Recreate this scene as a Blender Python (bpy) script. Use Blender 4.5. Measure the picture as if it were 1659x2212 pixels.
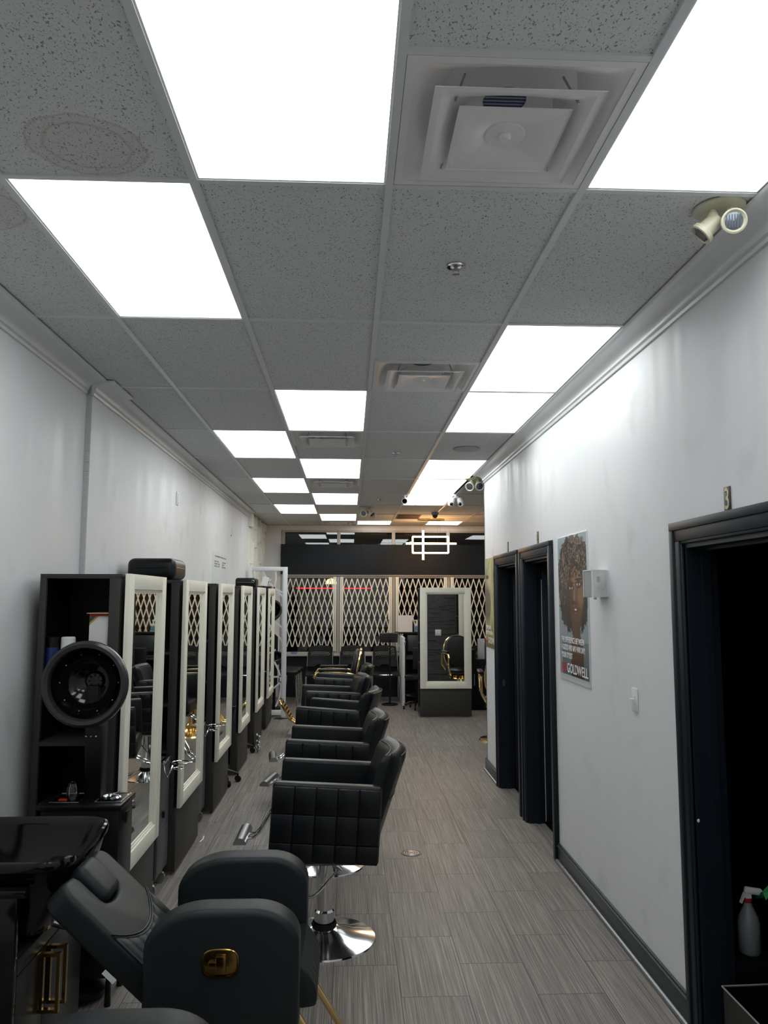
import bpy, bmesh, math, random
from mathutils import Matrix, Vector, noise
random.seed(7)
PI = math.pi
def V(*a): return Vector(a)
SC = bpy.context.scene
for o in list(bpy.data.objects): bpy.data.objects.remove(o)

# ------------------------------------------------------------------ camera
HC = 1.76
FPX, PITCH, YAW, ROLL = 1677.45, 0.108959, 0.0440789, 0.00164946
cp, sp, cy, sy, cr, sr = math.cos(PITCH), math.sin(PITCH), math.cos(YAW), math.sin(YAW), math.cos(ROLL), math.sin(ROLL)
fw = V(sy*cp, cy*cp, sp); rt = V(cy, -sy, 0); up = rt.cross(fw)
rt2 = rt*cr + up*sr; up2 = -rt*sr + up*cr
cam_d = bpy.data.cameras.new('camera'); cam = bpy.data.objects.new('camera', cam_d)
SC.collection.objects.link(cam); SC.camera = cam
cam_d.sensor_fit = 'VERTICAL'; cam_d.sensor_height = 36; cam_d.lens = FPX/2212*36; cam_d.clip_start = .02; cam_d.clip_end = 200
cam.matrix_world = Matrix(((rt2.x, up2.x, -fw.x, 0), (rt2.y, up2.y, -fw.y, 0), (rt2.z, up2.z, -fw.z, HC), (0, 0, 0, 1)))

# ------------------------------------------------------------------ world, exposure
w = bpy.data.worlds.new('night'); SC.world = w; w.use_nodes = True
w.node_tree.nodes['Background'].inputs[0].default_value = (.004, .005, .008, 1)
w.node_tree.nodes['Background'].inputs[1].default_value = 1
SC.view_settings.view_transform = 'Standard'; SC.view_settings.look = 'None'
SC.view_settings.gamma = 1; SC.view_settings.use_curve_mapping = False
SC.view_settings.exposure = 0.90
SC.cycles.max_bounces = 12; SC.cycles.diffuse_bounces = 8
PANEL = 2.6          # radiance of the LED ceiling panels
PENDANT = 13.0

# ------------------------------------------------------------------ material helpers
def nt(m): return m.node_tree.nodes, m.node_tree.links
def mat(name, col, rough=.5, metal=0., var=0., scale=20., bump=0., bscale=200., spec=.5, coat=0., stretch=None):
    m = bpy.data.materials.new(name); m.use_nodes = True; n, l = nt(m); b = n['Principled BSDF']
    b.inputs['Base Color'].default_value = (*col, 1); b.inputs['Roughness'].default_value = rough
    b.inputs['Metallic'].default_value = metal; b.inputs['Specular IOR Level'].default_value = spec
    b.inputs['Coat Weight'].default_value = coat; b.inputs['Coat Roughness'].default_value = .1
    tc = n.new('ShaderNodeTexCoord'); src = tc.outputs['Object']
    if stretch:
        mp = n.new('ShaderNodeMapping'); mp.inputs['Scale'].default_value = stretch; l.new(src, mp.inputs[0]); src = mp.outputs[0]
    if var or True:
        no = n.new('ShaderNodeTexNoise'); no.inputs['Scale'].default_value = scale; no.inputs['Detail'].default_value = 5; l.new(src, no.inputs['Vector'])
        mr = n.new('ShaderNodeMapRange'); mr.inputs['To Min'].default_value = 1-var-.01; mr.inputs['To Max'].default_value = 1+var+.01; l.new(no.outputs['Fac'], mr.inputs['Value'])
        mx = n.new('ShaderNodeVectorMath'); mx.operation = 'SCALE'; mx.inputs[0].default_value = col; l.new(mr.outputs[0], mx.inputs['Scale']); l.new(mx.outputs[0], b.inputs['Base Color'])
    if bump:
        n2 = n.new('ShaderNodeTexNoise'); n2.inputs['Scale'].default_value = bscale; n2.inputs['Detail'].default_value = 4; l.new(src, n2.inputs['Vector'])
        bp = n.new('ShaderNodeBump'); bp.inputs['Strength'].default_value = bump; bp.inputs['Distance'].default_value = .002; l.new(n2.outputs['Fac'], bp.inputs['Height']); l.new(bp.outputs[0], b.inputs['Normal'])
    return m
def emis(name, col, s):
    m = bpy.data.materials.new(name); m.use_nodes = True; n, l = nt(m); b = n['Principled BSDF']
    b.inputs['Base Color'].default_value = (*col, 1); b.inputs['Emission Color'].default_value = (*col, 1); b.inputs['Emission Strength'].default_value = s
    return m
def math_node(n, l, op, a, b=None, c=None):
    x = n.new('ShaderNodeMath'); x.operation = op
    for i, v in enumerate((a, b, c)):
        if v is None: continue
        if isinstance(v, (int, float)): x.inputs[i].default_value = v
        else: l.new(v, x.inputs[i])
    return x.outputs[0]

M = {}
M['leather'] = mat('black_leather', (.0045, .0055, .007), .34, var=.15, bump=.25, bscale=350, spec=.35)
M['leather_matte'] = mat('matte_black_vinyl', (.010, .0135, .0155), .46, var=.1, bump=.2, bscale=500, spec=.3)
M['black'] = mat('black_plastic', (.004, .004, .0045), .35, bump=.1, spec=.35)
M['gloss'] = mat('gloss_black', (.003, .003, .0035), .10, coat=.15, spec=.4)
M['rubber'] = mat('rubber', (.006, .006, .006), .7, spec=.2)
M['mesh_black'] = mat('black_mesh_plastic', (.010, .0115, .012), .5, spec=.3)
M['chrome'] = mat('chrome', (.75, .76, .78), .1, 1.)
M['brushed'] = mat('brushed_steel', (.45, .46, .48), .3, 1.)
M['gold'] = mat('gold_metal', (.86, .64, .30), .16, 1.)
M['dark_gold'] = mat('dark_gold_metal', (.30, .20, .06), .2, 1.)
M['laminate'] = mat('charcoal_laminate', (.040, .038, .0365), .5, spec=.25, var=.12, scale=6, stretch=(1, 1, .15))
M['carcass'] = mat('dark_carcass', (.0035, .004, .006), .5, spec=.2, var=.1)
M['cream'] = mat('cream_wood', (.80, .78, .68), .42, var=.10, scale=14, stretch=(6, 6, .35), bump=.15, bscale=60)
M['cream_paint'] = mat('cream_paint', (.84, .82, .70), .45, var=.03)
M['white'] = mat('white_paint', (.72, .73, .74), .4, var=.02)
M['paper'] = mat('paper', (.75, .75, .76), .7, var=.02)
M['mirror'] = mat('mirror', (.86, .89, .88), .015, 1.)
M['navy'] = mat('navy_paint', (.008, .0125, .019), .40, var=.08, spec=.3)
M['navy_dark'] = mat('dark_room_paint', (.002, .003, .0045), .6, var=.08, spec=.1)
M['band'] = mat('window_band_panel', (.007, .0105, .015), .5, spec=.25, var=.1, scale=3)
M['grey_frame'] = mat('window_frame_paint', (.46, .44, .42), .4, var=.04)
M['grey_trim'] = mat('grey_green_trim', (.045, .055, .058), .35, var=.06)
M['crown'] = mat('crown_paint', (.66, .67, .68), .32, var=.03)
M['tbar'] = mat('ceiling_grid_metal', (.66, .68, .69), .38, var=.03)
M['vent'] = mat('vent_metal', (.76, .75, .75), .33, var=.04)
M['beige'] = mat('beige_plastic', (.52, .50, .38), .4, var=.05)
M['red'] = mat('red_plastic', (.35, .02, .02), .4)
M['blue'] = mat('blue_plastic', (.02, .03, .14), .35)
M['green'] = mat('green_cloth', (.03, .30, .10), .8, bump=.4)
M['stone'] = mat('black_stone', (.055, .062, .068), .42, var=.45, scale=30, bump=.8, bscale=60)
M['duct'] = None

def wall_mat():
    m = mat('painted_wall', (.71, .71, .725), .5, var=.015, scale=3); n, l = nt(m); b = n['Principled BSDF']
    b.inputs['Specular IOR Level'].default_value = .15
    tc = n.new('ShaderNodeTexCoord'); mp = n.new('ShaderNodeMapping'); mp.inputs['Scale'].default_value = (1, 5, .45); l.new(tc.outputs['Object'], mp.inputs[0])
    no = n.new('ShaderNodeTexNoise'); no.inputs['Scale'].default_value = 1.6; no.inputs['Detail'].default_value = 2; l.new(mp.outputs[0], no.inputs['Vector'])
    mr = n.new('ShaderNodeMapRange'); mr.inputs['From Min'].default_value = .35; mr.inputs['From Max'].default_value = .65; mr.inputs['To Min'].default_value = .36; mr.inputs['To Max'].default_value = .55
    l.new(no.outputs['Fac'], mr.inputs['Value']); l.new(mr.outputs[0], b.inputs['Roughness'])
    # scuffs low on the wall
    n3 = n.new('ShaderNodeTexNoise'); n3.inputs['Scale'].default_value = 3.5; n3.inputs['Detail'].default_value = 6; l.new(tc.outputs['Object'], n3.inputs['Vector'])
    r3 = n.new('ShaderNodeMapRange'); r3.inputs['From Min'].default_value = .58; r3.inputs['From Max'].default_value = .78; r3.inputs['To Min'].default_value = 1; r3.inputs['To Max'].default_value = .86; l.new(n3.outputs['Fac'], r3.inputs['Value'])
    old = b.inputs['Base Color'].links[0].from_socket
    vm = n.new('ShaderNodeVectorMath'); vm.operation = 'SCALE'; l.new(old, vm.inputs[0]); l.new(r3.outputs[0], vm.inputs['Scale']); l.new(vm.outputs[0], b.inputs['Base Color'])
    # roller texture
    n4 = n.new('ShaderNodeTexNoise'); n4.inputs['Scale'].default_value = 90; l.new(tc.outputs['Object'], n4.inputs['Vector'])
    n5 = n.new('ShaderNodeTexNoise'); n5.inputs['Scale'].default_value = 2.2; l.new(mp.outputs[0], n5.inputs['Vector'])
    ad = math_node(n, l, 'ADD', math_node(n, l, 'MULTIPLY', n4.outputs['Fac'], .12), n5.outputs['Fac'])
    bp = n.new('ShaderNodeBump'); bp.inputs['Strength'].default_value = .35; bp.inputs['Distance'].default_value = .004; l.new(ad, bp.inputs['Height']); l.new(bp.outputs[0], b.inputs['Normal'])
    return m
M['wall'] = wall_mat()

def ceil_mat():
    m = bpy.data.materials.new('acoustic_tile'); m.use_nodes = True; n, l = nt(m); b = n['Principled BSDF']
    b.inputs['Roughness'].default_value = .9; b.inputs['Specular IOR Level'].default_value = .1
    tc = n.new('ShaderNodeTexCoord')
    def pits(scale, th, w):
        mp = n.new('ShaderNodeMapping'); mp.inputs['Scale'].default_value = (1, .7, 1); l.new(tc.outputs['Object'], mp.inputs[0])
        no = n.new('ShaderNodeTexNoise'); no.inputs['Scale'].default_value = scale; no.inputs['Detail'].default_value = 2; no.inputs['Roughness'].default_value = .6; l.new(mp.outputs[0], no.inputs['Vector'])
        r = n.new('ShaderNodeMapRange'); r.inputs['From Min'].default_value = th; r.inputs['From Max'].default_value = th+w; l.new(no.outputs['Fac'], r.inputs['Value']); return r.outputs[0]
    p = math_node(n, l, 'MAXIMUM', pits(150, .615, .03), math_node(n, l, 'MULTIPLY', pits(300, .62, .05), .6))
    c1 = n.new('ShaderNodeMix'); c1.data_type = 'RGBA'; c1.inputs['A'].default_value = (.66, .67, .67, 1); c1.inputs['B'].default_value = (.27, .27, .28, 1)
    l.new(p, c1.inputs['Factor'])
    # water stain rings
    sx = n.new('ShaderNodeSeparateXYZ'); l.new(tc.outputs['Object'], sx.inputs[0])
    nz = n.new('ShaderNodeTexNoise'); nz.inputs['Scale'].default_value = 14; nz.inputs['Detail'].default_value = 4; l.new(tc.outputs['Object'], nz.inputs['Vector'])
    wob = math_node(n, l, 'MULTIPLY', math_node(n, l, 'SUBTRACT', nz.outputs['Fac'], .5), .22)
    cur = c1.outputs['Result']
    def ring(cx, cyy, rx, ry, r0, wd, amt, cur, fill=0.):
        dx = math_node(n, l, 'DIVIDE', math_node(n, l, 'SUBTRACT', sx.outputs[0], cx), rx)
        dy = math_node(n, l, 'DIVIDE', math_node(n, l, 'SUBTRACT', sx.outputs[1], cyy), ry)
        r = math_node(n, l, 'ADD', math_node(n, l, 'SQRT', math_node(n, l, 'ADD', math_node(n, l, 'MULTIPLY', dx, dx), math_node(n, l, 'MULTIPLY', dy, dy))), wob)
        d = math_node(n, l, 'ABSOLUTE', math_node(n, l, 'SUBTRACT', r, r0))
        k = math_node(n, l, 'MULTIPLY', math_node(n, l, 'SUBTRACT', 1, math_node(n, l, 'SMOOTH_MIN', math_node(n, l, 'DIVIDE', d, wd), 1, .1)), amt)
        ins = math_node(n, l, 'MULTIPLY', math_node(n, l, 'LESS_THAN', r, r0), fill)
        k = math_node(n, l, 'MAXIMUM', k, ins)
        x = n.new('ShaderNodeMix'); x.data_type = 'RGBA'; x.inputs['B'].default_value = (.27, .21, .13, 1); l.new(k, x.inputs['Factor']); l.new(cur, x.inputs['A']); return x.outputs['Result']
    cur = ring(-.765, 2.15, .165, .150, 1.0, .06, .40, cur, .16)
    cur = ring(-.765, 2.15, .165, .150, .74, .05, .35, cur)
    cur = ring(-1.30, 2.53, .20, .16, 1.0, .06, .40, cur, .12)
    l.new(cur, b.inputs['Base Color'])
    bp = n.new('ShaderNodeBump'); bp.invert = True; bp.inputs['Strength'].default_value = .5; bp.inputs['Distance'].default_value = .003; l.new(p, bp.inputs['Height']); l.new(bp.outputs[0], b.inputs['Normal'])
    return m
M['tile'] = ceil_mat()

def floor_mat():
    m = bpy.data.materials.new('vinyl_plank'); m.use_nodes = True; n, l = nt(m); b = n['Principled BSDF']
    tc = n.new('ShaderNodeTexCoord'); sx = n.new('ShaderNodeSeparateXYZ'); l.new(tc.outputs['Object'], sx.inputs[0])
    W, L = .305, .61
    cx = math_node(n, l, 'DIVIDE', math_node(n, l, 'SUBTRACT', sx.outputs[0], .240-W*20), W)
    col = math_node(n, l, 'FLOOR', cx); fx = math_node(n, l, 'FRACT', cx)
    off = math_node(n, l, 'MULTIPLY', math_node(n, l, 'MODULO', col, 2), .5)
    cyy = math_node(n, l, 'ADD', math_node(n, l, 'DIVIDE', math_node(n, l, 'SUBTRACT', sx.outputs[1], 3.64-L*20), L), off)
    row = math_node(n, l, 'FLOOR', cyy); fy = math_node(n, l, 'FRACT', cyy)
    # per-tile random
    cb = n.new('ShaderNodeCombineXYZ'); l.new(col, cb.inputs[0]); l.new(row, cb.inputs[1])
    wn = n.new('ShaderNodeTexWhiteNoise'); wn.noise_dimensions = '3D'; l.new(cb.outputs[0], wn.inputs['Vector'])
    # streaks along Y, broken at each tile
    vx = math_node(n, l, 'MULTIPLY', sx.outputs[0], 240.)
    vy = math_node(n, l, 'MULTIPLY', sx.outputs[1], 1.8)
    vz = math_node(n, l, 'MULTIPLY', wn.outputs['Value'], 40.)
    c2 = n.new('ShaderNodeCombineXYZ'); l.new(vx, c2.inputs[0]); l.new(vy, c2.inputs[1]); l.new(vz, c2.inputs[2])
    ns = n.new('ShaderNodeTexNoise'); ns.inputs['Scale'].default_value = 1.; ns.inputs['Detail'].default_value = 3; ns.inputs['Roughness'].default_value = .65; l.new(c2.outputs[0], ns.inputs['Vector'])
    cr_ = n.new('ShaderNodeValToRGB'); l.new(ns.outputs['Fac'], cr_.inputs[0])
    e = cr_.color_ramp.elements; e[0].position = .30; e[0].color = (.085, .075, .069, 1); e[1].position = .76; e[1].color = (.40, .36, .325, 1)
    x = e.new(.50); x.color = (.185, .165, .152, 1)
    tint = n.new('ShaderNodeMapRange'); tint.inputs['To Min'].default_value = .94; tint.inputs['To Max'].default_value = 1.06; l.new(wn.outputs['Value'], tint.inputs['Value'])
    vm = n.new('ShaderNodeVectorMath'); vm.operation = 'SCALE'; l.new(cr_.outputs[0], vm.inputs[0]); l.new(tint.outputs[0], vm.inputs['Scale'])
    # seams
    ex = math_node(n, l, 'MINIMUM', fx, math_node(n, l, 'SUBTRACT', 1, fx)); ey = math_node(n, l, 'MINIMUM', fy, math_node(n, l, 'SUBTRACT', 1, fy))
    sm = math_node(n, l, 'MAXIMUM', math_node(n, l, 'LESS_THAN', ex, .006), math_node(n, l, 'LESS_THAN', ey, .0035))
    mx = n.new('ShaderNodeMix'); mx.data_type = 'RGBA'; mx.inputs['B'].default_value = (.028, .026, .025, 1); l.new(math_node(n, l, 'MULTIPLY', sm, .9), mx.inputs['Factor']); l.new(vm.outputs[0], mx.inputs['A']); l.new(mx.outputs['Result'], b.inputs['Base Color'])
    b.inputs['Roughness'].default_value = .46; b.inputs['Specular IOR Level'].default_value = .4
    bp = n.new('ShaderNodeBump'); bp.inputs['Strength'].default_value = .15; bp.inputs['Distance'].default_value = .001; l.new(ns.outputs['Fac'], bp.inputs['Height']); l.new(bp.outputs[0], b.inputs['Normal'])
    return m
M['floor'] = floor_mat()

def panel_mat():
    m = bpy.data.materials.new('led_diffuser'); m.use_nodes = True; n, l = nt(m); b = n['Principled BSDF']
    b.inputs['Base Color'].default_value = (.8, .8, .8, 1)
    tc = n.new('ShaderNodeTexCoord'); no = n.new('ShaderNodeTexNoise'); no.inputs['Scale'].default_value = 2.2; no.inputs['Detail'].default_value = 1; l.new(tc.outputs['Object'], no.inputs['Vector'])
    r = n.new('ShaderNodeMapRange'); r.inputs['To Min'].default_value = PANEL*.93; r.inputs['To Max'].default_value = PANEL*1.07; l.new(no.outputs['Fac'], r.inputs['Value'])
    b.inputs['Emission Color'].default_value = (.955, 1., .985, 1); l.new(r.outputs[0], b.inputs['Emission Strength']); return m
M['panel'] = panel_mat()
M['warm'] = emis('warm_led', (1., .56, .22), PENDANT)
M['neon'] = emis('red_neon', (1., .03, .03), 1.2)
M['amber'] = emis('amber_lamp', (1., .75, .35), 1.6)

def glass_mat(name, tint, refl=1.45, rough=0.0):
    m = bpy.data.materials.new(name); m.use_nodes = True; n, l = nt(m)
    for x in list(n):
        if x.type != 'OUTPUT_MATERIAL': n.remove(x)
    out = [x for x in n if x.type == 'OUTPUT_MATERIAL'][0]
    t = n.new('ShaderNodeBsdfTransparent'); t.inputs[0].default_value = (*tint, 1)
    g = n.new('ShaderNodeBsdfGlossy'); g.inputs['Roughness'].default_value = rough
    f = n.new('ShaderNodeFresnel'); f.inputs[0].default_value = refl
    mx = n.new('ShaderNodeMixShader'); l.new(f.outputs[0], mx.inputs[0]); l.new(t.outputs[0], mx.inputs[1]); l.new(g.outputs[0], mx.inputs[2]); l.new(mx.outputs[0], out.inputs[0])
    return m
M['glass'] = glass_mat('window_glass', (.8, .84, .86), 1.8)
M['clear'] = glass_mat('clear_plastic', (.93, .94, .95), 1.45, .05)
M['clear'] = glass_mat('clear_plastic', (.93, .94, .95), 1.2, .05)
n_, l_ = nt(M['clear']); o_ = [x for x in n_ if x.type == 'OUTPUT_MATERIAL'][0]; src_ = o_.inputs[0].links[0].from_socket; df_ = n_.new('ShaderNodeBsdfDiffuse'); df_.inputs[0].default_value = (.85, .85, .83, 1); mm_ = n_.new('ShaderNodeMixShader'); mm_.inputs[0].default_value = .22; l_.new(src_, mm_.inputs[1]); l_.new(df_.outputs[0], mm_.inputs[2]); l_.new(mm_.outputs[0], o_.inputs[0])
M['clear_glass'] = glass_mat('clear_glass', (.9, .92, .93), 1.5, .02)
M['bottle'] = glass_mat('cloudy_plastic', (.75, .77, .78), 1.4, .2)

def duct_mat():
    m = bpy.data.materials.new('ribbed_duct'); m.use_nodes = True; n, l = nt(m); b = n['Principled BSDF']
    tc = n.new('ShaderNodeTexCoord'); wv = n.new('ShaderNodeTexWave'); wv.inputs['Scale'].default_value = 22; wv.bands_direction = 'Y'; wv.inputs['Distortion'].default_value = .6; l.new(tc.outputs['Object'], wv.inputs[0])
    cr_ = n.new('ShaderNodeValToRGB'); l.new(wv.outputs['Fac'], cr_.inputs[0]); e = cr_.color_ramp.elements
    e[0].position = .45; e[0].color = (.01, .02, .06, 1); e[1].position = .9; e[1].color = (.30, .36, .52, 1); l.new(cr_.outputs[0], b.inputs['Base Color']); b.inputs['Roughness'].default_value = .3
    return m
M['duct'] = duct_mat()

# ------------------------------------------------------------------ mesh builder
class MB:
    def __init__(s): s.bm = bmesh.new()
    def _merge(s, t, mtx=None):
        if mtx is not None: bmesh.ops.transform(t, matrix=mtx, verts=t.verts)
        me = bpy.data.meshes.new('tmp'); t.to_mesh(me); t.free(); s.bm.from_mesh(me); bpy.data.meshes.remove(me); return s
    def box(s, x0, x1, y0, y1, z0, z1, bev=0., seg=2, mtx=None):
        t = bmesh.new(); bmesh.ops.create_cube(t, size=1)
        bmesh.ops.transform(t, matrix=Matrix.Translation(((x0+x1)/2, (y0+y1)/2, (z0+z1)/2)) @ Matrix.Diagonal((abs(x1-x0), abs(y1-y0), abs(z1-z0), 1)), verts=t.verts)
        if bev: bmesh.ops.bevel(t, geom=t.edges[:], offset=min(bev, .49*min(abs(x1-x0), abs(y1-y0), abs(z1-z0))), segments=seg, profile=.5, affect='EDGES')
        return s._merge(t, mtx)
    def bar(s, p0, p1, w, h, bev=0.):       # box beam between two points
        p0, p1 = Vector(p0), Vector(p1); d = p1-p0; q = d.to_track_quat('X', 'Z')
        m = Matrix.Translation((p0+p1)/2) @ q.to_matrix().to_4x4(); L = d.length
        return s.box(-L/2, L/2, -w/2, w/2, -h/2, h/2, bev, 2, m)
    def cone(s, p0, p1, r0, r1=None, seg=20, cap=True):
        r1 = r0 if r1 is None else r1; p0, p1 = Vector(p0), Vector(p1); d = p1-p0
        t = bmesh.new(); bmesh.ops.create_cone(t, cap_ends=cap, segments=seg, radius1=r0, radius2=r1, depth=d.length)
        return s._merge(t, Matrix.Translation((p0+p1)/2) @ d.to_track_quat('Z', 'Y').to_matrix().to_4x4())
    def tube(s, pts, r, seg=8, closed=False):
        pts = [Vector(p) for p in pts]; n = len(pts); rings = []; prev = None
        for i, p in enumerate(pts):
            a = pts[(i-1) % n] if (closed or i > 0) else p; b = pts[(i+1) % n] if (closed or i < n-1) else p
            d = (b-a).normalized()
            if prev is None: u = d.orthogonal().normalized()
            else: u = (prev-d*prev.dot(d)).normalized()
            prev = u; v = d.cross(u); rr = r[i] if isinstance(r, (list, tuple)) else r
            rings.append([s.bm.verts.new(p+u*math.cos(2*PI*k/seg)*rr+v*math.sin(2*PI*k/seg)*rr) for k in range(seg)])
        m = n if closed else n-1
        for i in range(m):
            A, B = rings[i], rings[(i+1) % n]
            for k in range(seg): s.bm.faces.new((A[k], A[(k+1) % seg], B[(k+1) % seg], B[k]))
        if not closed:
            s.bm.faces.new(rings[0][::-1]); s.bm.faces.new(rings[-1])
        return s
    def lathe(s, prof, seg=32, mtx=None, cap0=False, cap1=False):
        t = bmesh.new(); R = []
        for r, z in prof: R.append([t.verts.new((r*math.cos(2*PI*k/seg), r*math.sin(2*PI*k/seg), z)) for k in range(seg)])
        for A, B in zip(R[:-1], R[1:]):
            for k in range(seg): t.faces.new((A[k], A[(k+1) % seg], B[(k+1) % seg], B[k]))
        if cap0: t.faces.new(R[0][::-1])
        if cap1: t.faces.new(R[-1])
        bmesh.ops.recalc_face_normals(t, faces=t.faces[:])
        return s._merge(t, mtx)
    def prism(s, poly, d, bev=0., seg=2, mtx=None):    # poly in local XY, extruded 0..d in Z
        t = bmesh.new(); a = [t.verts.new((x, y, 0)) for x, y in poly]; b = [t.verts.new((x, y, d)) for x, y in poly]; n = len(poly)
        t.faces.new(a[::-1]); t.faces.new(b)
        for i in range(n): t.faces.new((a[i], a[(i+1) % n], b[(i+1) % n], b[i]))
        bmesh.ops.recalc_face_normals(t, faces=t.faces[:])
        if bev:
            ed = [e for e in t.edges if abs(e.verts[0].co.z-e.verts[1].co.z) < 1e-6]
            bmesh.ops.bevel(t, geom=ed, offset=bev, segments=seg, profile=.5, affect='EDGES')
        return s._merge(t, mtx)
    def grid(s, nu, nv, f):
        vs = [[s.bm.verts.new(f(i/nu, j/nv)) for j in range(nv+1)] for i in range(nu+1)]
        for i in range(nu):
            for j in range(nv): s.bm.faces.new((vs[i][j], vs[i+1][j], vs[i+1][j+1], vs[i][j+1]))
        return s
    def slab(s, nu, nv, f, g):               # closed shell between two surfaces
        A = [[s.bm.verts.new(f(i/nu, j/nv)) for j in range(nv+1)] for i in range(nu+1)]
        B = [[s.bm.verts.new(g(i/nu, j/nv)) for j in range(nv+1)] for i in range(nu+1)]
        F = s.bm.faces.new
        for i in range(nu):
            for j in range(nv):
                F((A[i][j], A[i+1][j], A[i+1][j+1], A[i][j+1])); F((B[i][j], B[i][j+1], B[i+1][j+1], B[i+1][j]))
        for i in range(nu):
            F((A[i][0], B[i][0], B[i+1][0], A[i+1][0])); F((A[i][nv], A[i+1][nv], B[i+1][nv], B[i][nv]))
        for j in range(nv):
            F((A[0][j], A[0][j+1], B[0][j+1], B[0][j])); F((A[nu][j], B[nu][j], B[nu][j+1], A[nu][j+1]))
        return s
    def sphere(s, c, r, sc=(1, 1, 1), seg=20):
        t = bmesh.new(); bmesh.ops.create_uvsphere(t, u_segments=seg, v_segments=seg//2, radius=r)
        return s._merge(t, Matrix.Translation(c) @ Matrix.Diagonal((*sc, 1)))
    def mesh(s, name, m, ang=38):
        bmesh.ops.recalc_face_normals(s.bm, faces=s.bm.faces[:])
        for f in s.bm.faces: f.smooth = True
        for e in s.bm.edges:
            if len(e.link_faces) == 2 and e.calc_face_angle(0) > math.radians(ang): e.smooth = False
        me = bpy.data.meshes.new(name); s.bm.to_mesh(me); s.bm.free()
        if m: me.materials.append(M[m] if isinstance(m, str) else m)
        return me
    def part(s, name, m, parent=None, label=None, ang=38):
        o = bpy.data.objects.new(name, s.mesh(name, m, ang)); SC.collection.objects.link(o)
        if parent: o.parent = parent
        if label: o['label'] = label
        return o
    def struct(s, name, m, parent=None, ang=38):
        o = s.part(name, m, parent, None, ang)
        if not parent: o['kind'] = 'structure'
        return o
    def one(s, name, m, label, cat, group=None, loc=(0, 0, 0), rz=0):
        o = s.part(name, m); tag(o, label, cat, group); o.location = loc; o.rotation_euler = (0, 0, rz); return o
def tag(o, label, cat, group=None):
    o['label'] = label; o['category'] = cat
    if group: o['group'] = group
def thing(name, label, cat, loc=(0, 0, 0), rz=0, group=None):
    o = bpy.data.objects.new(name, None); SC.collection.objects.link(o); o.empty_display_size = .1
    o.location = loc; o.rotation_euler = (0, 0, rz); tag(o, label, cat, group); return o
def dup(root, label, loc, rz=0, sc=None):
    def cp_(o, par):
        c = o.copy(); SC.collection.objects.link(c)
        if par: c.parent = par
        for ch in [k for k in bpy.data.objects if k.parent == o]: cp_(ch, c)
        return c
    r = cp_(root, None); r.location = loc; r.rotation_euler = (0, 0, rz); r['label'] = label
    if sc: r.scale = sc
    return r
def text_mesh(body, size, m, name, parent, mtx, width=None, depth=.0006, bold=0.):
    cu = bpy.data.curves.new('t', 'FONT'); cu.body = body; cu.size = size; cu.extrude = depth; cu.offset = bold; cu.resolution_u = 3
    cu.align_x = 'LEFT'
    ob = bpy.data.objects.new('t', cu); SC.collection.objects.link(ob)
    me = bpy.data.meshes.new_from_object(ob.evaluated_get(bpy.context.evaluated_depsgraph_get())); bpy.data.objects.remove(ob); bpy.data.curves.remove(cu)
    if width:
        xs = [v.co.x for v in me.vertices]; k = width/(max(xs)-min(xs)); x0 = min(xs)
        for v in me.vertices: v.co.x = (v.co.x-x0)*k
    me.transform(mtx); me.materials.clear(); me.materials.append(M[m] if isinstance(m, str) else m)
    o = bpy.data.objects.new(name, me); SC.collection.objects.link(o); o.parent = parent; return o
def onwall_right(x, y, z): return Matrix(((0, 0, -1, x), (-1, 0, 0, y), (0, 1, 0, z), (0, 0, 0, 1)))   # text x -> -Y, text y -> Z, faces -X
def onwall_left(x, y, z): return Matrix(((0, 0, 1, x), (1, 0, 0, y), (0, 1, 0, z), (0, 0, 0, 1)))      # text x -> +Y, faces +X
def front(x, y, z): return Matrix(((1, 0, 0, x), (0, 0, -1, y), (0, 1, 0, z), (0, 0, 0, 1)))           # faces -Y

# ================================================================== STRUCTURE
CZ = 3.047; XL, XL2, XR = -1.58, -1.55, 1.42; YF, YB = 14.05, -1.9; XE = 4.5; YW = 8.15
MB().box(XL-.2, XE+.1, YB-.1, YF+.1, -.08, 0).struct('floor', 'floor')
# left wall: near section, bump-out and far section
b = MB(); b.box(XL-.12, XL, YB, 4.62, 0, CZ); b.box(XL-.12, XL2, 4.62, 11.9, 0, CZ); b.box(XL-.12, XL2+.006, 4.62, 4.94, 0, 2.985); b.box(XL-.12, -1.56, 11.9, YF, 0, CZ)
b.struct('wall_left', 'wall')
# right wall with three door openings
D3 = (2.41, 3.225, 1.985); D2 = (5.46, 6.262, 2.06); D1 = (6.525, 7.38, 2.06)
b = MB()
for a, c in ((YB, D3[0]), (D3[1], D2[0]), (D2[1], D1[0]), (D1[1], YW-.06)): b.box(XR, XR+.12, a, c, 0, CZ)
for d in (D1, D2, D3): b.box(XR, XR+.12, d[0], d[1], d[2], CZ)
b.struct('wall_right', 'wall')
MB().box(XL-.1, XR+.1, YB-.1, YB, 0, CZ).struct('wall_back', 'wall')
MB().box(XE, XE+.1, YW-.2, YF, 0, CZ).struct('wall_right_wing', 'wall')
# dark treatment rooms behind the right wall
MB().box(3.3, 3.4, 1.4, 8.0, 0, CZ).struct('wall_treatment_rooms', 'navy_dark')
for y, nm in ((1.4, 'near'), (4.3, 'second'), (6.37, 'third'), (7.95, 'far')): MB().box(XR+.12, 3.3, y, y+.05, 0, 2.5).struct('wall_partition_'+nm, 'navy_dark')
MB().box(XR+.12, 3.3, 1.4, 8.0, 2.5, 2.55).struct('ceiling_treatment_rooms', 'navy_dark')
MB().box(XR+.121, 3.3, 1.45, 7.95, .001, .004).struct('floor_treatment_rooms', 'navy_dark')
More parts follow.
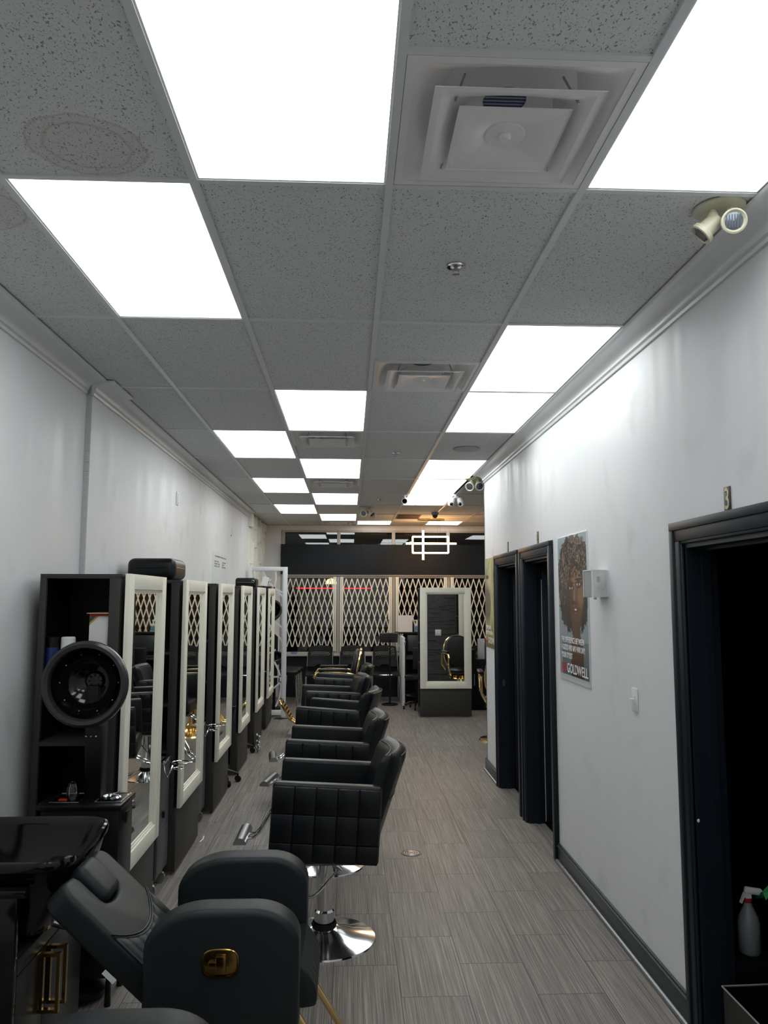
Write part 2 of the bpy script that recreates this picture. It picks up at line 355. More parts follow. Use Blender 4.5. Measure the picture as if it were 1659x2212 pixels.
# stacked-stone accent wall on the wing side, ledger strips with random depth
b = MB(); b.box(XR+.005, XE, YW-.06, YW, 0, CZ)
z = 0.
while z < 3.0:
    h = random.uniform(.022, .045); x = XR+.01
    while x < 2.95:
        L = random.uniform(.10, .34); d = random.uniform(.008, .034)
        b.box(x, min(x+L, 2.95)-.003, YW, YW+d, z, min(z+h, CZ)-.002); x += L
    z += h
b.struct('wall_stone', 'stone')
# front wall
b = MB(); b.box(XL-.1, -1.235, YF, YF+.12, 0, CZ); b.box(-1.235, XE, YF, YF+.12, 2.962, CZ); b.struct('wall_front', 'wall')
MB().box(-1.235, XE, YF-.02, YF+.1, 0, .72).box(-1.235, XE, YF-.032, YF-.02, .0, .10).box(-1.235, XE, YF-.028, YF-.02, .25, .27).struct('wall_front_lower', 'navy')
MB().box(-1.245, XE, YF-.14, YF+.1, .72, .757, .004).struct('trim_1', 'grey_frame')
MXS = [-1.2, -.2, .795, 1.79, 2.79, 3.79]
for i, x0 in enumerate(MXS[:-1]):
    x1 = MXS[i+1]; f = MB()
    f.box(x0-.03, x0+.03, YF+.0, YF+.08, .757, 2.13, .004); f.box(x0-.03, x0+.03, YF, YF+.08, 2.70, 2.962, .004)
    f.box(x0+.03, x1-.03, YF, YF+.08, 2.925, 2.962, .003); f.box(x0+.03, x1-.03, YF, YF+.08, 2.10, 2.13, .003); f.box(x0+.03, x1-.03, YF, YF+.08, .757, .785, .003)
    w_ = f.struct('window_%d' % (i+1), 'grey_frame')
    MB().box(x0+.03, x1-.03, YF+.035, YF+.041, .785, 2.10).part('pane', 'glass', w_)
    MB().box(x0+.03, x1-.03, YF+.035, YF+.041, 2.69, 2.925).part('pane', 'glass', w_)
b = MB()
xs = [-1.235, -.05, .02, .21, .8, 1.8, 2.0, 2.8, 3.8, XE]
for k in range(len(xs)-1): b.box(xs[k]+.0008, xs[k+1]-.0008, YF-.06-(.003 if k % 2 else 0), YF-.001, 2.165, 2.70)
b.struct('trim_2', 'band')
MB().box(-1.235, XE, YF-.03, YF+.09, 2.13, 2.162, .003).struct('trim_3', 'grey_frame')
# night outside
MB().box(-9, 12, YF+.2, 24, -.2, -.1).struct('pavement', mat('asphalt', (.02, .02, .022), .8, var=.2))
bb = MB(); bb.box(-9, 12, 22, 22.3, -.1, 6)
for k in range(7): bb.box(-7+k*2.4, -5.4+k*2.4, 21.9, 22, .4, 2.6)
tag(bb.part('shop_building', mat('dark_facade', (.02, .022, .025), .7, var=.3, scale=1.5)), 'dark building across the street seen through the window grilles', 'building')
t = thing('neon_tube', 'horizontal red neon tube glowing outside behind the left window gratings', 'light', (-.33, 17, -.1))
MB().tube([(-.82, 0, 2.045), (.82, 0, 2.045)], .014).part('tube', 'neon', t)
for x in (-.8, .8): MB().cone((x, .03, 0), (x, .03, 2.06), .015).part('post', 'rubber', t)
t = thing('street_lamp', 'small amber lamp glowing outside just above the red neon line', 'lamp', (-.40, 17.2, -.1))
MB().cone((0, 0, 0), (0, 0, 2.14), .03).part('pole', 'black', t); MB().lathe([(.0, .13), (.09, .10), (.14, 0), (.0, 0)], 16, Matrix.Translation((0, 0, 2.14))).part('lamp_shade', 'amber', t)

# ------------------------------------------------------------------ ceiling
CX = {-3: -1.694, -2: -1.084, -1: -.4914, 0: .117, 1: .728, 2: 1.337, 3: 1.947, 4: 2.557, 5: 3.167, 6: 3.777, 7: 4.387, 8: 5.0}
def RY(k): return min(13.15 if k == 9 else 2.315+1.219*k, YF)
LIGHTS = [(-1, -1), (1, -1), (-2, 0), (1, 1), (-1, 2), (1, 2), (-2, 3), (-1, 4), (1, 4), (-2, 5), (1, 5), (-1, 6), (1, 6), (-2, 7), (-1, 8), (0, 9), (2, 9), (-1, -3), (1, -3), (4, 7), (5, 9)]  # final entries, behind the camera and deep in the wing: unseen, added for illumination
VENTS = [(0, -1, 1), (0, 1, 1), (-1, 3, 0), (-1, 5, 0), (-1, 9, 0)]
tile = MB(); seam = MB()
def xclip(x): return max(x, XL-.02)
for c in range(-3, 8):
    for r in range(-4, 10):
        x0, x1, y0, y1 = CX[c], CX[c+1], RY(r), RY(r+1)
        if r == -4: y0 = YB
        if (c > 1 or (c == 1 and False)) and y1 <= YW-.3: continue
        x0 = xclip(x0); x1 = min(x1, XE)
        if (c, r) in LIGHTS and r < 9: continue
        v = [q for q in VENTS if q[0] == c and q[1] == r]
        if (c, r) in LIGHTS: y0 = y0+.70
        if v and r < 9:
            if v[0][2] == 1: y1 = (y0+y1)/2
            else: y0 = (y0+y1)/2
        if v and r == 9: y0 = y0+.61
        if y1-y0 < .02: continue
        tile.box(x0, x1, y0, y1, CZ+.004, CZ+.02)
tile.struct('ceiling', 'tile')
g = MB()
for c in range(-2, 8):
    ys = YB if c <= 1 else YW-.05
    g.box(CX[c]-.012, CX[c]+.012, ys, YF, CZ-.004, CZ+.012)
for r in range(-3, 10):
    y = RY(r); xe = XR if y < YW else XE
    g.box(XL, xe, y-.011, y+.011, CZ-.003, CZ+.012)
for c, r, h in VENTS:
    y = (RY(r)+RY(r+1))/2 if r < 9 else RY(r)+.61
    g.box(CX[c], CX[c+1], y-.010, y+.010, CZ-.003, CZ+.012)
g.struct('trim_4', 'tbar')
# crown mouldings
def crown(name, side, xw, ya, yb, w=.125, h=.055, low=.028):
    pr = [(0, -h-low), (.012, -h-low), (.016, -h-low+.012), (.010, -h-low+.018), (.022, -h-.004)]
    for k in range(9):
        a = k/8*PI/2; pr.append((.022+(w-.034)*(1-math.cos(a)), -h+(h-.008)*math.sin(a)))
    pr += [(w-.006, -.004), (w, 0), (0, 0)]
    b = MB(); mt = Matrix(((side, 0, 0, xw), (0, 0, 1, ya), (0, 1, 0, CZ-.004), (0, 0, 0, 1)))
    b.prism(pr, yb-ya, 0, 2, mt); return b
b = crown('', -1, XR, YB, 8.09); b.struct('trim_5', 'crown')
b = crown('', 1, XL, YB, 4.60); b.struct('trim_6', 'crown')
b = crown('', 1, XL2+.006, 4.60, 5.02, .13, .06); b.struct('trim_7', 'crown')
b = crown('', 1, XL2, 5.02, 11.9, .10); b.struct('trim_8', 'crown')
# baseboards
def baseboard(y0, y1, name):
    b = MB(); b.box(XR-.014, XR, y0, y1, .0, .105, .002); b.box(XR-.020, XR-.0, y0, y1, .100, .112, .003); b.box(XR-.012, XR, y0, y1, .112, .124, .003)
    s = b.struct(name, 'grey_trim'); MB().tube([(XR-.022, y0, .010), (XR-.022, y1, .010)], .012, 8).part('shoe_moulding', mat('worn_shoe_paint', (.13, .14, .145), .25, var=.4, scale=40), s)
baseboard(3.32, 5.36, 'baseboard_right'); baseboard(7.475, 8.16, 'baseboard_right_far')
MB().box(XL, XL+.014, YB, 4.62, 0, .1, .003).box(XL2, XL2+.014, 4.62, 11.9, 0, .1, .003).struct('baseboard_left', 'grey_trim')
# door frames
def door(name, d, ztop, open_x=True):
    y0, y1, zt = d; c = .098
    b = MB()
    for k, (dx, a0, a1) in enumerate(((.012, 0, c), (.024, .012, .085), (.032, .060, .095), (.018, 0, .02))):
        # a measured from opening edge outwards
        b.box(XR-dx, XR, y0-a1, y0-a0, 0, zt+a0 if a0 else zt, .003); b.box(XR-dx, XR, y1+a0, y1+a1, 0, zt+a0 if a0 else zt, .003)
        b.box(XR-dx, XR, y0-a1, y1+a1, zt+a0, zt+a1, .003)
    # jamb lining and stops
    b.box(XR-.004, XR+.125, y0, y0+.018, 0, zt-.018); b.box(XR-.004, XR+.125, y1-.018, y1, 0, zt-.018); b.box(XR-.004, XR+.125, y0, y1, zt-.018, zt)
    b.box(XR+.055, XR+.09, y0+.018, y0+.030, 0, zt-.03); b.box(XR+.055, XR+.09, y1-.030, y1-.018, 0, zt-.03); b.box(XR+.055, XR+.09, y0+.018, y1-.018, zt-.030, zt-.018)
    s = b.struct(name, 'navy')
    if name == 'door_1': MB().box(XR+.02, XR+.045, y1-.0195, y1-.0178, .93, .99).part('strike_plate', 'brushed', s)
    # open slab against the far side of the room, with recessed panels
    ys_ = y1 if name != 'door_3' else y0+.055
    sl = MB(); sl.box(XR+.13, XR+.13+.74, ys_-.045, ys_-.008, .01, zt-.03, .002)
    for z0_, z1_ in ((.2, .9), (1.05, 1.8)):
        sl.box(XR+.25, XR+.75, ys_-.05, ys_-.044, z0_, z1_, .002)
    so = sl.part('door_slab', 'navy', s); MB().sphere((XR+.80, ys_-.085, .98), .028).cone((XR+.80, ys_-.045, .98), (XR+.80, ys_-.085, .98), .012).part('door_knob', 'brushed', so)
    if name == 'door_2': MB().box(XR+.1255, XR+.1285, y1-.030, y1-.026, .02, 1.9).part('worn_edge', 'white', s)
    return s
door('door_1', D1, 2.155); door('door_2', D2, 2.155); s3 = door('door_3', D3, 2.07)
MB().sphere((XR+.0, D3[1]-.0185, .86), .006, (1, .3, 1.2)).part('chipped_paint', 'white', s3)

# number plates above the doors
M['plate'] = mat('dark_plate', (.03, .025, .022), .4); M['brass'] = mat('antique_brass', (.42, .36, .24), .35, .8)
for num, y, z, lab in (('3', 2.862, 2.087, 'small dark plate with brass numeral 3 above nearest door'), ('2', 5.82, 2.165, 'narrow dark plate with numeral 2 above middle door'), ('1', 6.93, 2.165, 'narrow dark plate with numeral 1 above farthest door')):
    t = thing('number_plate', lab, 'number plate', (0, 0, 0), 0, 'door number plates')
    MB().box(XR-.004, XR-.0005, y-.050, y, z, z+.088, .001).part('plate', 'plate', t)
    text_mesh(num, .115, 'brass', 'numeral', t, onwall_right(XR-.0045, y-.008, z+.004), .033, .001, .001)

# ================================================================== CEILING THINGS
LL = {(-1, -1): 'largest bright ceiling panel, at the top centre-left of the ceiling', (1, -1): 'bright ceiling panel at the top right corner over doorway 3',
 (-2, 0): 'bright ceiling panel left of centre, just beyond the water-stained tile', (1, 1): 'bright ceiling panel by right crown, nearer of the touching pair', (1, 2): 'bright ceiling panel by right crown, farther of the touching pair',
 (-1, 2): 'bright ceiling panel in the centre just before the small square vent row', (-2, 3): 'bright ceiling panel, second in the left hand line', (-1, 4): 'bright ceiling panel between the third and fourth square vents',
 (-2, 5): 'bright ceiling panel, third in the left hand line', (1, 4): 'ceiling panel just past the round speaker, nearest of three in a row', (1, 5): 'ceiling panel at right, middle one of three in a row',
 (1, 6): 'ceiling panel at right, farthest of three in a row, beside bullet camera', (-1, 6): 'ceiling panel in centre line, second from the front windows', (-2, 7): 'ceiling panel, farthest in the left hand line', (-1, 8): 'ceiling panel in centre line beside the last square vent',
 (0, 9): 'half-length ceiling panel by the front windows left of the pendant', (2, 9): 'half-length ceiling panel by the front windows right of the pendant',
 (-1, -3): 'unseen added ceiling panel behind the viewpoint, left', (1, -3): 'unseen added ceiling panel behind the viewpoint, right', (4, 7): 'unseen added ceiling panel over right wing, nearer the stone wall', (5, 9): 'unseen added ceiling panel over right wing, by the front windows'}  # these panels are out of view, added to light walls, wing and reflections
for (c, r) in LIGHTS:
    x0, x1, y0, y1 = CX[c]+.012, CX[c+1]-.012, RY(r)+.011, RY(r+1)-.011
    if r == 9: y1 = y0+.68
    if c == 1 and r < 6: x1 = 1.297
    t = thing('ceiling_light', LL[(c, r)], 'ceiling light', ((x0+x1)/2, (y0+y1)/2, CZ), 0, 'recessed LED ceiling panels')
    hx, hy = (x1-x0)/2, (y1-y0)/2
    MB().box(-hx, -hx+.006, -hy, hy, 0, .03).box(hx-.006, hx, -hy, hy, 0, .03).box(-hx+.006, hx-.006, -hy, -hy+.006, 0, .03).box(-hx+.006, hx-.006, hy-.006, hy, 0, .03).part('frame', 'white', t)
    MB().box(-hx+.006, hx-.006, -hy+.006, hy-.006, .003, .010).part('diffuser', 'panel', t)
VL = ['large square ceiling vent with layered louvres, nearest the camera', 'square ceiling vent beside the right hand panels, second nearest', 'square ceiling vent just past the centre panel, third from camera', 'square ceiling vent in the centre line, fourth from the camera', 'square ceiling vent beside the front windows, farthest']
def sqring(b, ha, za, hb, zb, n=12, rb=.0, th=.0):   # surface from square (half ha) to rounded square (half hb)
    def P(h, z, k, rr):
        a = 2*PI*k/(8*n)+PI/4; cx_, sx_ = math.cos(a), math.sin(a); q = max(abs(cx_), abs(sx_)); sqx, sqy = cx_/q*h, sx_/q*h
        return V(sqx*(1-rr)+cx_*h*rr, sqy*(1-rr)+sx_*h*rr, z)
    N = 8*n; steps = 6; prev = None
    for s_ in range(steps+1):
        u = s_/steps; h = ha+(hb-ha)*u; z_ = za+(zb-za)*(u**1.6); ring = [b.bm.verts.new(P(h, z_, k, rb*u)) for k in range(N)]
        if prev:
            for k in range(N): b.bm.faces.new((prev[k], prev[(k+1) % N], ring[(k+1) % N], ring[k]))
        prev = ring
    return prev
for i, (c, r, h) in enumerate(VENTS):
    x = (CX[c]+CX[c+1])/2
    if r == 9: y = RY(r)+.305+.7*0
    else: y = RY(r)+(.914 if h else .305)
    t = thing('ceiling_vent', VL[i], 'vent', (x, y, CZ), 0, 'square ceiling air diffusers')
    b = MB(); b.box(-.292, .292, -.292, -.270, -.002, .002); b.box(-.292, .292, .270, .292, -.002, .002); b.box(-.292, -.270, -.27, .27, -.002, .002); b.box(.270, .292, -.27, .27, -.002, .002)
    sqring(b, .270, 0, .19, .07, rb=.6); b.part('frame', 'vent', t)
    b = MB(); q_ = sqring(b, .192, .068, .06, .088, rb=1.); b.part('pan', 'vent', t)
    MB().lathe([(.0, .092), (.066, .092)], 8).part('duct', 'duct', t)
    b = MB(); sqring(b, .218, -.026, .198, -.026); sqring(b, .218, -.0285, .2175, -.026); sqring(b, .198, -.026, .125, .03, rb=.5); b.part('middle_cone', 'vent', t)
    b = MB(); sqring(b, .148, -.030, .134, -.030); sqring(b, .148, -.033, .1475, -.030); last = sqring(b, .134, -.030, .055, -.012, rb=1.); b.bm.faces.new(last); b.part('inner_cone', 'vent', t)
    k = MB(); k.lathe([(.0, -.0165), (.054, -.0165), (.056, -.012)], 32); k.part('centre_disc', 'vent', t)
    MB().lathe([(.0, -.030), (.012, -.029), (.016, -.022), (.016, -.016)], 20).part('knob', 'paper', t)
    for sx in (-1, 1):
        for sy_ in (-1, 1): MB().cone((sx*.13, sy_*.13, .07), (sx*.16, sy_*.16, -.024), .003).part('strut', 'brushed', t)
# return grille by the pendant
b = MB(); b.box(-.19, .19, -.29, .29, -.004, 0)
for k in range(14): b.box(-.17, .17, -.27+k*.04, -.255+k*.04, -.009, -.003)
b.one('return_grille', mat('grille', (.10, .085, .07), .6), 'flat dark slatted grille in the ceiling left of the pendant plate', 'vent', None, (.94, 12.44, CZ))
# sprinklers
sp0 = None
for i, (x, y, lab) in enumerate(((.408, 2.901, 'chrome fire sprinkler nearest the camera, in a grey tile'), (.409, 6.883, 'small fire sprinkler level with the round ceiling speaker'), (.399, 10.231, 'small fire sprinkler left of the white bullet camera'), (.384, 12.305, 'tiny fire sprinkler by the half-length panel near the windows'))):
    if sp0: dup(sp0, lab, (x, y, CZ)); continue
    t = sp0 = thing('fire_sprinkler', lab, 'sprinkler', (x, y, CZ), 0, 'ceiling sprinklers')
    MB().lathe([(.036, 0), (.034, -.005), (.022, -.003), (.018, .004), (.0, .004)], 24).part('escutcheon', 'chrome', t)
    MB().cone((0, 0, .004), (0, 0, -.016), .008).tube([(-.010, 0, -.010), (-.011, 0, -.024), (0, 0, -.032)], .002).tube([(.010, 0, -.010), (.011, 0, -.024), (0, 0, -.032)], .002).part('frame', 'brushed', t)
    MB().lathe([(.0, -.036), (.014, -.034), (.015, -.031), (0, -.031)], 16).part('deflector', 'brushed', t)
# emergency twin spotlights
def spot_heads(t, specs, s=1.):
    MB().lathe([(.095*s, 0), (.093*s, -.006*s), (.0, -.010*s)], 32).part('mounting_plate', 'beige', t)
    for (px, py, dx, dy, dz) in specs:
        d = V(dx, dy, dz).normalized(); base = V(px, py, -.03)*s; c = base+V(dx*.02, dy*.02, -.045)*s
        MB().cone(V(px, py, -.006)*s, base, .014*s).sphere(base, .020*s).cone(base, c, .013*s).part('knuckle', 'beige', t)
        q = Matrix.Translation(c) @ d.to_track_quat('Z', 'Y').to_matrix().to_4x4() @ Matrix.Scale(s, 4)
        hd = MB().lathe([(.0, -.055), (.022, -.052), (.030, -.035), (.034, .010), (.045, .016), (.046, .034), (.040, .037), (.032, .028), (.0, .028)], 28, q).part('lamp_head', 'beige', t)
        b = MB().lathe([(.0, .032), (.020, .031), (.033, .0285)], 24, q)
        for k in range(6): b.box(-.028+k*.0095, -.0245+k*.0095, -.024, .024, .029, .0335, 0, 2, q)
        b.part('lens', mat('lens', (.45, .48, .52), .15, .6) if 'lens' not in M else M['lens'], hd)
M['lens'] = mat('ribbed_lens', (.14, .16, .19), .2, .5)
t = thing('emergency_light', 'cream twin-head emergency spotlight nearest camera, by right crown moulding', 'emergency light', (1.222, 2.41, CZ), 0, 'ceiling emergency lights')
spot_heads(t, [(.032, -.020, -.25, -1, -.25), (-.026, .0, -1., .35, -1.0)], .88)
t = thing('emergency_light', 'small twin-head emergency spotlight hanging far along the ceiling centre', 'emergency light', (.245, 11.15, CZ), 0, 'ceiling emergency lights')
spot_heads(t, [(-.02, 0, -.5, -1, -.3), (.035, 0, .7, -.5, -.8)], 1.15)
t = thing('emergency_light', 'cream emergency spotlight just past the end of right wall crown', 'emergency light', (1.36, 8.36, CZ), 0, 'ceiling emergency lights')
spot_heads(t, [(-.03, 0, -.6, -1, -.5), (.035, -.02, .1, -1, -.4)], 1.1)
# speaker, cameras
MB().lathe([(.12, 0), (.115, -.006), (.10, -.008), (.0, -.006)], 36).one('ceiling_speaker', mat('speaker_grille', (.42, .41, .41), .6, var=.1, scale=400), 'round flat speaker in the ceiling beyond the right hand panels', 'speaker', None, (1.016, 6.65, CZ))
t = thing('security_camera', 'white bullet camera on the ceiling left of the farthest right panel', 'camera', (.69, 9.72, CZ), 0, 'ceiling cameras')
MB().lathe([(.035, 0), (.035, -.012), (.0, -.014)], 20).cone((0, 0, -.01), (0, -.01, -.05), .012).part('bracket', 'white', t)
q = Matrix.Translation((0, 0, -.075)) @ Matrix.Rotation(.35, 4, 'Y') @ Matrix.Rotation(PI/2+.3, 4, 'X')
MB().lathe([(0, -.09), (.030, -.085), (.036, -.05), (.038, .05), (.034, .055), (.030, .045)], 24, q).part('body', 'white', t); MB().lathe([(0, .048), (.030, .046)], 24, q).part('lens', 'gloss', t)
t = thing('security_camera', 'white twin-headed camera hanging right of the farthest right panel', 'camera', (1.33, 9.62, CZ), 0, 'ceiling cameras')
MB().cone((0, 0, 0), (0, 0, -.04), .02).box(-.03, .03, -.02, .02, -.055, -.035, .006).part('bracket', 'white', t)
for s_ in (-1, 1):
    h = MB().lathe([(0, .04), (.03, .035), (.04, .0), (.042, -.05), (.03, -.075), (0, -.08)], 20, Matrix.Translation((s_*.05, 0, -.085)) @ Matrix.Rotation(-s_*.35, 4, 'Y')).part('camera_head', 'white', t)
    MB().sphere((s_*.055-.01, -.028, -.13), .022).part('lens', 'gloss', h)
t = thing('security_camera', 'grey dome camera on the ceiling above the warm pendant plate', 'camera', (1.30, 11.77, CZ), 0, 'ceiling cameras')
MB().lathe([(.055, 0), (.055, -.03), (.045, -.04)], 24).part('housing', mat('grey_plastic', (.30, .31, .33), .4), t); MB().lathe([(.043, -.04), (.036, -.07), (.018, -.088), (0, -.092)], 24).part('dome', mat('smoked_dome', (.05, .055, .065), .15), t)

# pendant lamp of warm LED bars
t = thing('pendant_lamp', 'gold pendant of glowing warm LED bars forming rectangle and cross', 'pendant lamp', (1.34, 12.75, CZ))
pl = [(.20*math.cos(a)+(.03 if math.cos(a) > 0 else -.03), .055*math.sin(a)) for a in [2*PI*k/32 for k in range(32)]]
MB().prism(pl, .028, .006, 2, Matrix.Translation((0, 0, -.030))).part('ceiling_plate', 'gold', t)
x0, x1, z0, z1 = 1.035-1.34, 1.625-1.34, 2.483-CZ, 2.75-CZ
b = MB(); b.box(x0, x1, -.01, .01, z1-.012, z1+.012).box(x0, x1, -.01, .01, z0-.012, z0+.012).box(x0-.012, x0+.012, -.01, .01, z0, z1).box(x1-.012, x1+.012, -.01, .01, z0, z1); b.part('rectangle_bar', 'warm', t)
MB().box(.925-1.34, 1.755-1.34, -.036, -.012, 2.636-.014-CZ, 2.636+.014-CZ).part('horizontal_bar', 'warm', t)
MB().box(1.212-.016-1.34, 1.212+.016-1.34, .012, .036, 2.37-CZ, 2.855-CZ).part('vertical_bar', 'warm', t)
b = MB()
for x in (-.17, -.12, .11, .15): b.cone((x, 0, -.03), (x, 0, z1+.012 if abs(x) > .13 else 2.65-CZ), .0012, None, 6)
b.part('cable', 'dark_gold', t)

# ================================================================== WALL THINGS
import array
def srgb(c): return tuple(((x/12.92) if x <= .04045 else ((x+.055)/1.055)**2.4) for x in c)
def vc_material(name, rough=.25):
    m = bpy.data.materials.new(name); m.use_nodes = True; n, l = nt(m); a = n.new('ShaderNodeVertexColor'); a.layer_name = 'print'
    b = n['Principled BSDF']; l.new(a.outputs[0], b.inputs['Base Color']); b.inputs['Roughness'].default_value = rough; return m
M['print'] = vc_material('printed_photo')
def picture(name, parent, W, H, nu, nv, f, place):
    """sheet of nu x nv little cells, each with the printed colour f(u, v)"""
    me = bpy.data.meshes.new(name); vs = []; fs = []
    for j in range(nv+1):
        for i in range(nu+1): vs.append(place @ V(i/nu*W, H-j/nv*H, 0))
    for j in range(nv):
        for i in range(nu): a = j*(nu+1)+i; fs.append((a, a+nu+1, a+nu+2, a+1))
    me.from_pydata(vs, [], fs); ca = me.color_attributes.new('print', 'FLOAT_COLOR', 'POINT'); buf = array.array('f')
    for j in range(nv+1):
        for i in range(nu+1): buf.extend((*srgb(f(i/nu, j/nv)), 1.))
    ca.data.foreach_set('color', buf); me.materials.append(M['print'])
    o = bpy.data.objects.new(name, me); SC.collection.objects.link(o); o.parent = parent; return o
def mixc(a, b, t): t = max(0., min(1., t)); return tuple(a[i]*(1-t)+b[i]*t for i in range(3))
def ell(u, v, cx_, cy_, rx, ry, soft=.15):
    d = math.hypot((u-cx_)/rx, (v-cy_)/ry); return max(0., min(1., (1+soft-d)/soft/1.))
random.seed(11)
CURL = [(random.uniform(.02, 1.02), random.uniform(.01, .66), random.uniform(.018, .045), random.random()) for _ in range(420)]
BUCK = {}
for q in CURL:
    for a in range(-1, 2):
        for b2 in range(-1, 2): BUCK.setdefault((int(q[0]*12)+a, int(q[1]*20)+b2), []).append(q)
def curly(u, v):
    c = mixc((.62, .67, .70), (.52, .56, .58), v)
    n1 = noise.noise(V(u*9, v*14, 3)); hx = abs(u-.53)/.515; hy = abs(v-.335)/.335
    d = (hx**2.8+hy**2.8)**(1/2.8)+n1*.10+noise.noise(V(u*30, v*45, 1))*.09
    # shoulders, chest and top
    if v > .66:
        if abs(u-.62) < .12+max(0, (v-.70))*1.1: c = mixc((.40, .27, .19), (.26, .17, .12), (v-.66)*2.5)
        if v > .74 and abs(u-.62) > .20+max(0, (v-.74))*.4*0 and u > .1: c = mixc((.45, .48, .50), (.36, .39, .42), (v-.74)*4)
    hair = d < 1
    if hair:
        c = (.11, .095, .085)
        for (cx_, cy_, r, k) in BUCK.get((int(u*12), int(v*20)), ()):
            dd = math.hypot(u-cx_, (v-cy_)*1.45)
            if abs(dd-r) < .0065: c = mixc(c, mixc((.66, .56, .49), (.36, .30, .27), (v-.15)*2.2), .25+.6*k*(1-abs(dd-r)/.0065))
    # face
    fc = ell(u, v, .60-.05*(v-.4), .415, .255, .205, .12)
    if v < .27: fc *= max(0, (v-.215)/.035+n1*2)
    if fc > 0 or (abs(u-.60) < .13 and .55 < v < .70):
        s = (.42, .29, .21); s = mixc(s, (.20, .13, .10), (.56-u)*3.4); s = mixc(s, (.27, .18, .13), (v-.50)*2.8)
        s = mixc(s, (.62, .46, .34), ell(u, v, .63, .30, .12, .05, .9)*.6); s = mixc(s, (.60, .43, .31), ell(u, v, .78, .43, .07, .05, .9)*.6); s = mixc(s, (.62, .46, .35), ell(u, v, .56, .42, .018, .07, .9)*.7)
        s = mixc(s, (.22, .13, .10), ell(u, v, .55, .475, .055, .012, .5)*.8)
        for ex, ey in ((.46, .372), (.71, .348)):
            s = mixc(s, (.26, .15, .12), ell(u, v, ex, ey, .085, .020, .6)*.7); s = mixc(s, (.15, .09, .07), ell(u, v, ex, ey-.034, .085, .006, .5)*.9)
            s = mixc(s, (.80, .78, .74), ell(u, v, ex, ey, .050, .009, .3)); s = mixc(s, (.10, .12, .13), ell(u, v, ex, ey, .020, .010, .3)); s = mixc(s, (.06, .04, .03), ell(u, v, ex, ey-.011, .06, .004, .3))
        s = mixc(s, (.40, .18, .17), ell(u, v, .60, .530, .080, .028, .3)); s = mixc(s, (.10, .04, .04), ell(u, v, .60, .527, .060, .011, .3)); s = mixc(s, (.88, .86, .83), ell(u, v, .60, .522, .036, .005, .3)); s = mixc(s, (.56, .30, .28), ell(u, v, .61, .546, .045, .008, .5)*.8)
        kk = fc if v < .60 else 1
        if hair or v >= .6: c = mixc(c, s, kk)
        # curls over the temples
        if u > .40 and v < .36:
            for (cx_, cy_, r, k) in BUCK.get((int(u*12), int(v*20)), ()):
                if abs(math.hypot(u-cx_, (v-cy_)*1.45)-r) < .007 and k > .45 and (v < .30 or u > .82): c = mixc(c, (.16, .12, .10), .8)
    if v > .985 or u < .015 or u > .985: c = (.72, .76, .77)
    return c
def blonde(u, v):
    c = mixc((.70, .76, .70), (.50, .55, .42), v)
    hx = u-.50-.12*math.sin(v*5)
    st = noise.noise(V(u*22+math.sin(v*7)*2, v*3, 5)); st2 = noise.noise(V(u*50+math.sin(v*9)*3, v*5, 2))
    if abs(hx) < .42 or v > .55:
        c = mixc((.84, .81, .60), (.62, .58, .30), v*1.0); c = mixc(c, (.86, .85, .68), max(0, st)*1.6); c = mixc(c, (.34, .30, .12), max(0, -st)*1.5); c = mixc(c, (.92, .90, .78), max(0, st2)*.7)
    s = ell(u, v, .22, .30, .22, .17, .25)
    if s > 0:
        k = mixc((.80, .72, .62), (.45, .36, .30), (.30-u)*2); k = mixc(k, (.25, .16, .14), ell(u, v, .22, .215, .10, .018, .5)*.8); k = mixc(k, (.45, .16, .14), ell(u, v, .16, .38, .07, .016, .4)*.8); c = mixc(c, k, s)
    c = mixc(c, (.28, .24, .22), ell(u, v, .2, .52, .22, .14, .8)*.8)
    if v > .92: c = mixc(c, (.36, .33, .16), .7)
    return c
Y0, Z0, PW, PH = 5.225, 1.225, .65, .935
t = thing('hair_poster', 'framed poster of a woman with dark curly hair beside the thermostat', 'poster', (XR, Y0, Z0), 0, 'salon wall posters')
MB().box(-.006, -.001, -PW, 0, 0, PH, .001).part('backing', 'white', t)
loc = Matrix(((0, 0, -1, -.0065), (-1, 0, 0, 0), (0, 1, 0, 0), (0, 0, 0, 1)))
picture('photo_print', t, PW, PH-.03, 150, 230, curly, loc @ Matrix.Translation((0, .025, 0)))
def tl(body, size, m, x, z, w, par): return text_mesh(body, size, m, 'lettering', par, loc @ Matrix.Translation((x, z, .001)), w, .0004, .0006)
M['letter'] = mat('white_letters', (.80, .80, .80), .4); M['letter_red'] = mat('red_letters', (.55, .02, .02), .4)
tl('THE DIFFERENCE BETWEEN', .05, 'letter', .05, .245, .50, t); tl('A GOOD AND BAD HAIR DAY:', .05, 'letter', .05, .195, .52, t); tl('YOUR STYLIST', .05, 'letter', .05, .145, .25, t)
tl('GO', .085, 'letter_red', .05, .055, .115, t); tl('GOLDWELL', .085, 'letter', .175, .055, .44, t)
Y1 = 8.085; PW2 = .605
t = thing('hair_poster', 'poster of a woman with long blonde hair at the far wall corner', 'poster', (XR, Y1, 1.255), 0, 'salon wall posters')
MB().box(-.006, -.001, -PW2, 0, 0, .90, .001).part('backing', 'white', t)
picture('photo_print', t, PW2, .90, 90, 150, blonde, loc)
tl('DEFIANT BLONDE', .05, 'letter', .04, .185, .28, t); tl('ISN\'T BEYOND REAL', .05, 'letter', .04, .130, .38, t); tl('GO', .085, 'letter_red', .04, .045, .11, t); tl('GOLDWELL', .085, 'letter', .155, .045, .42, t)
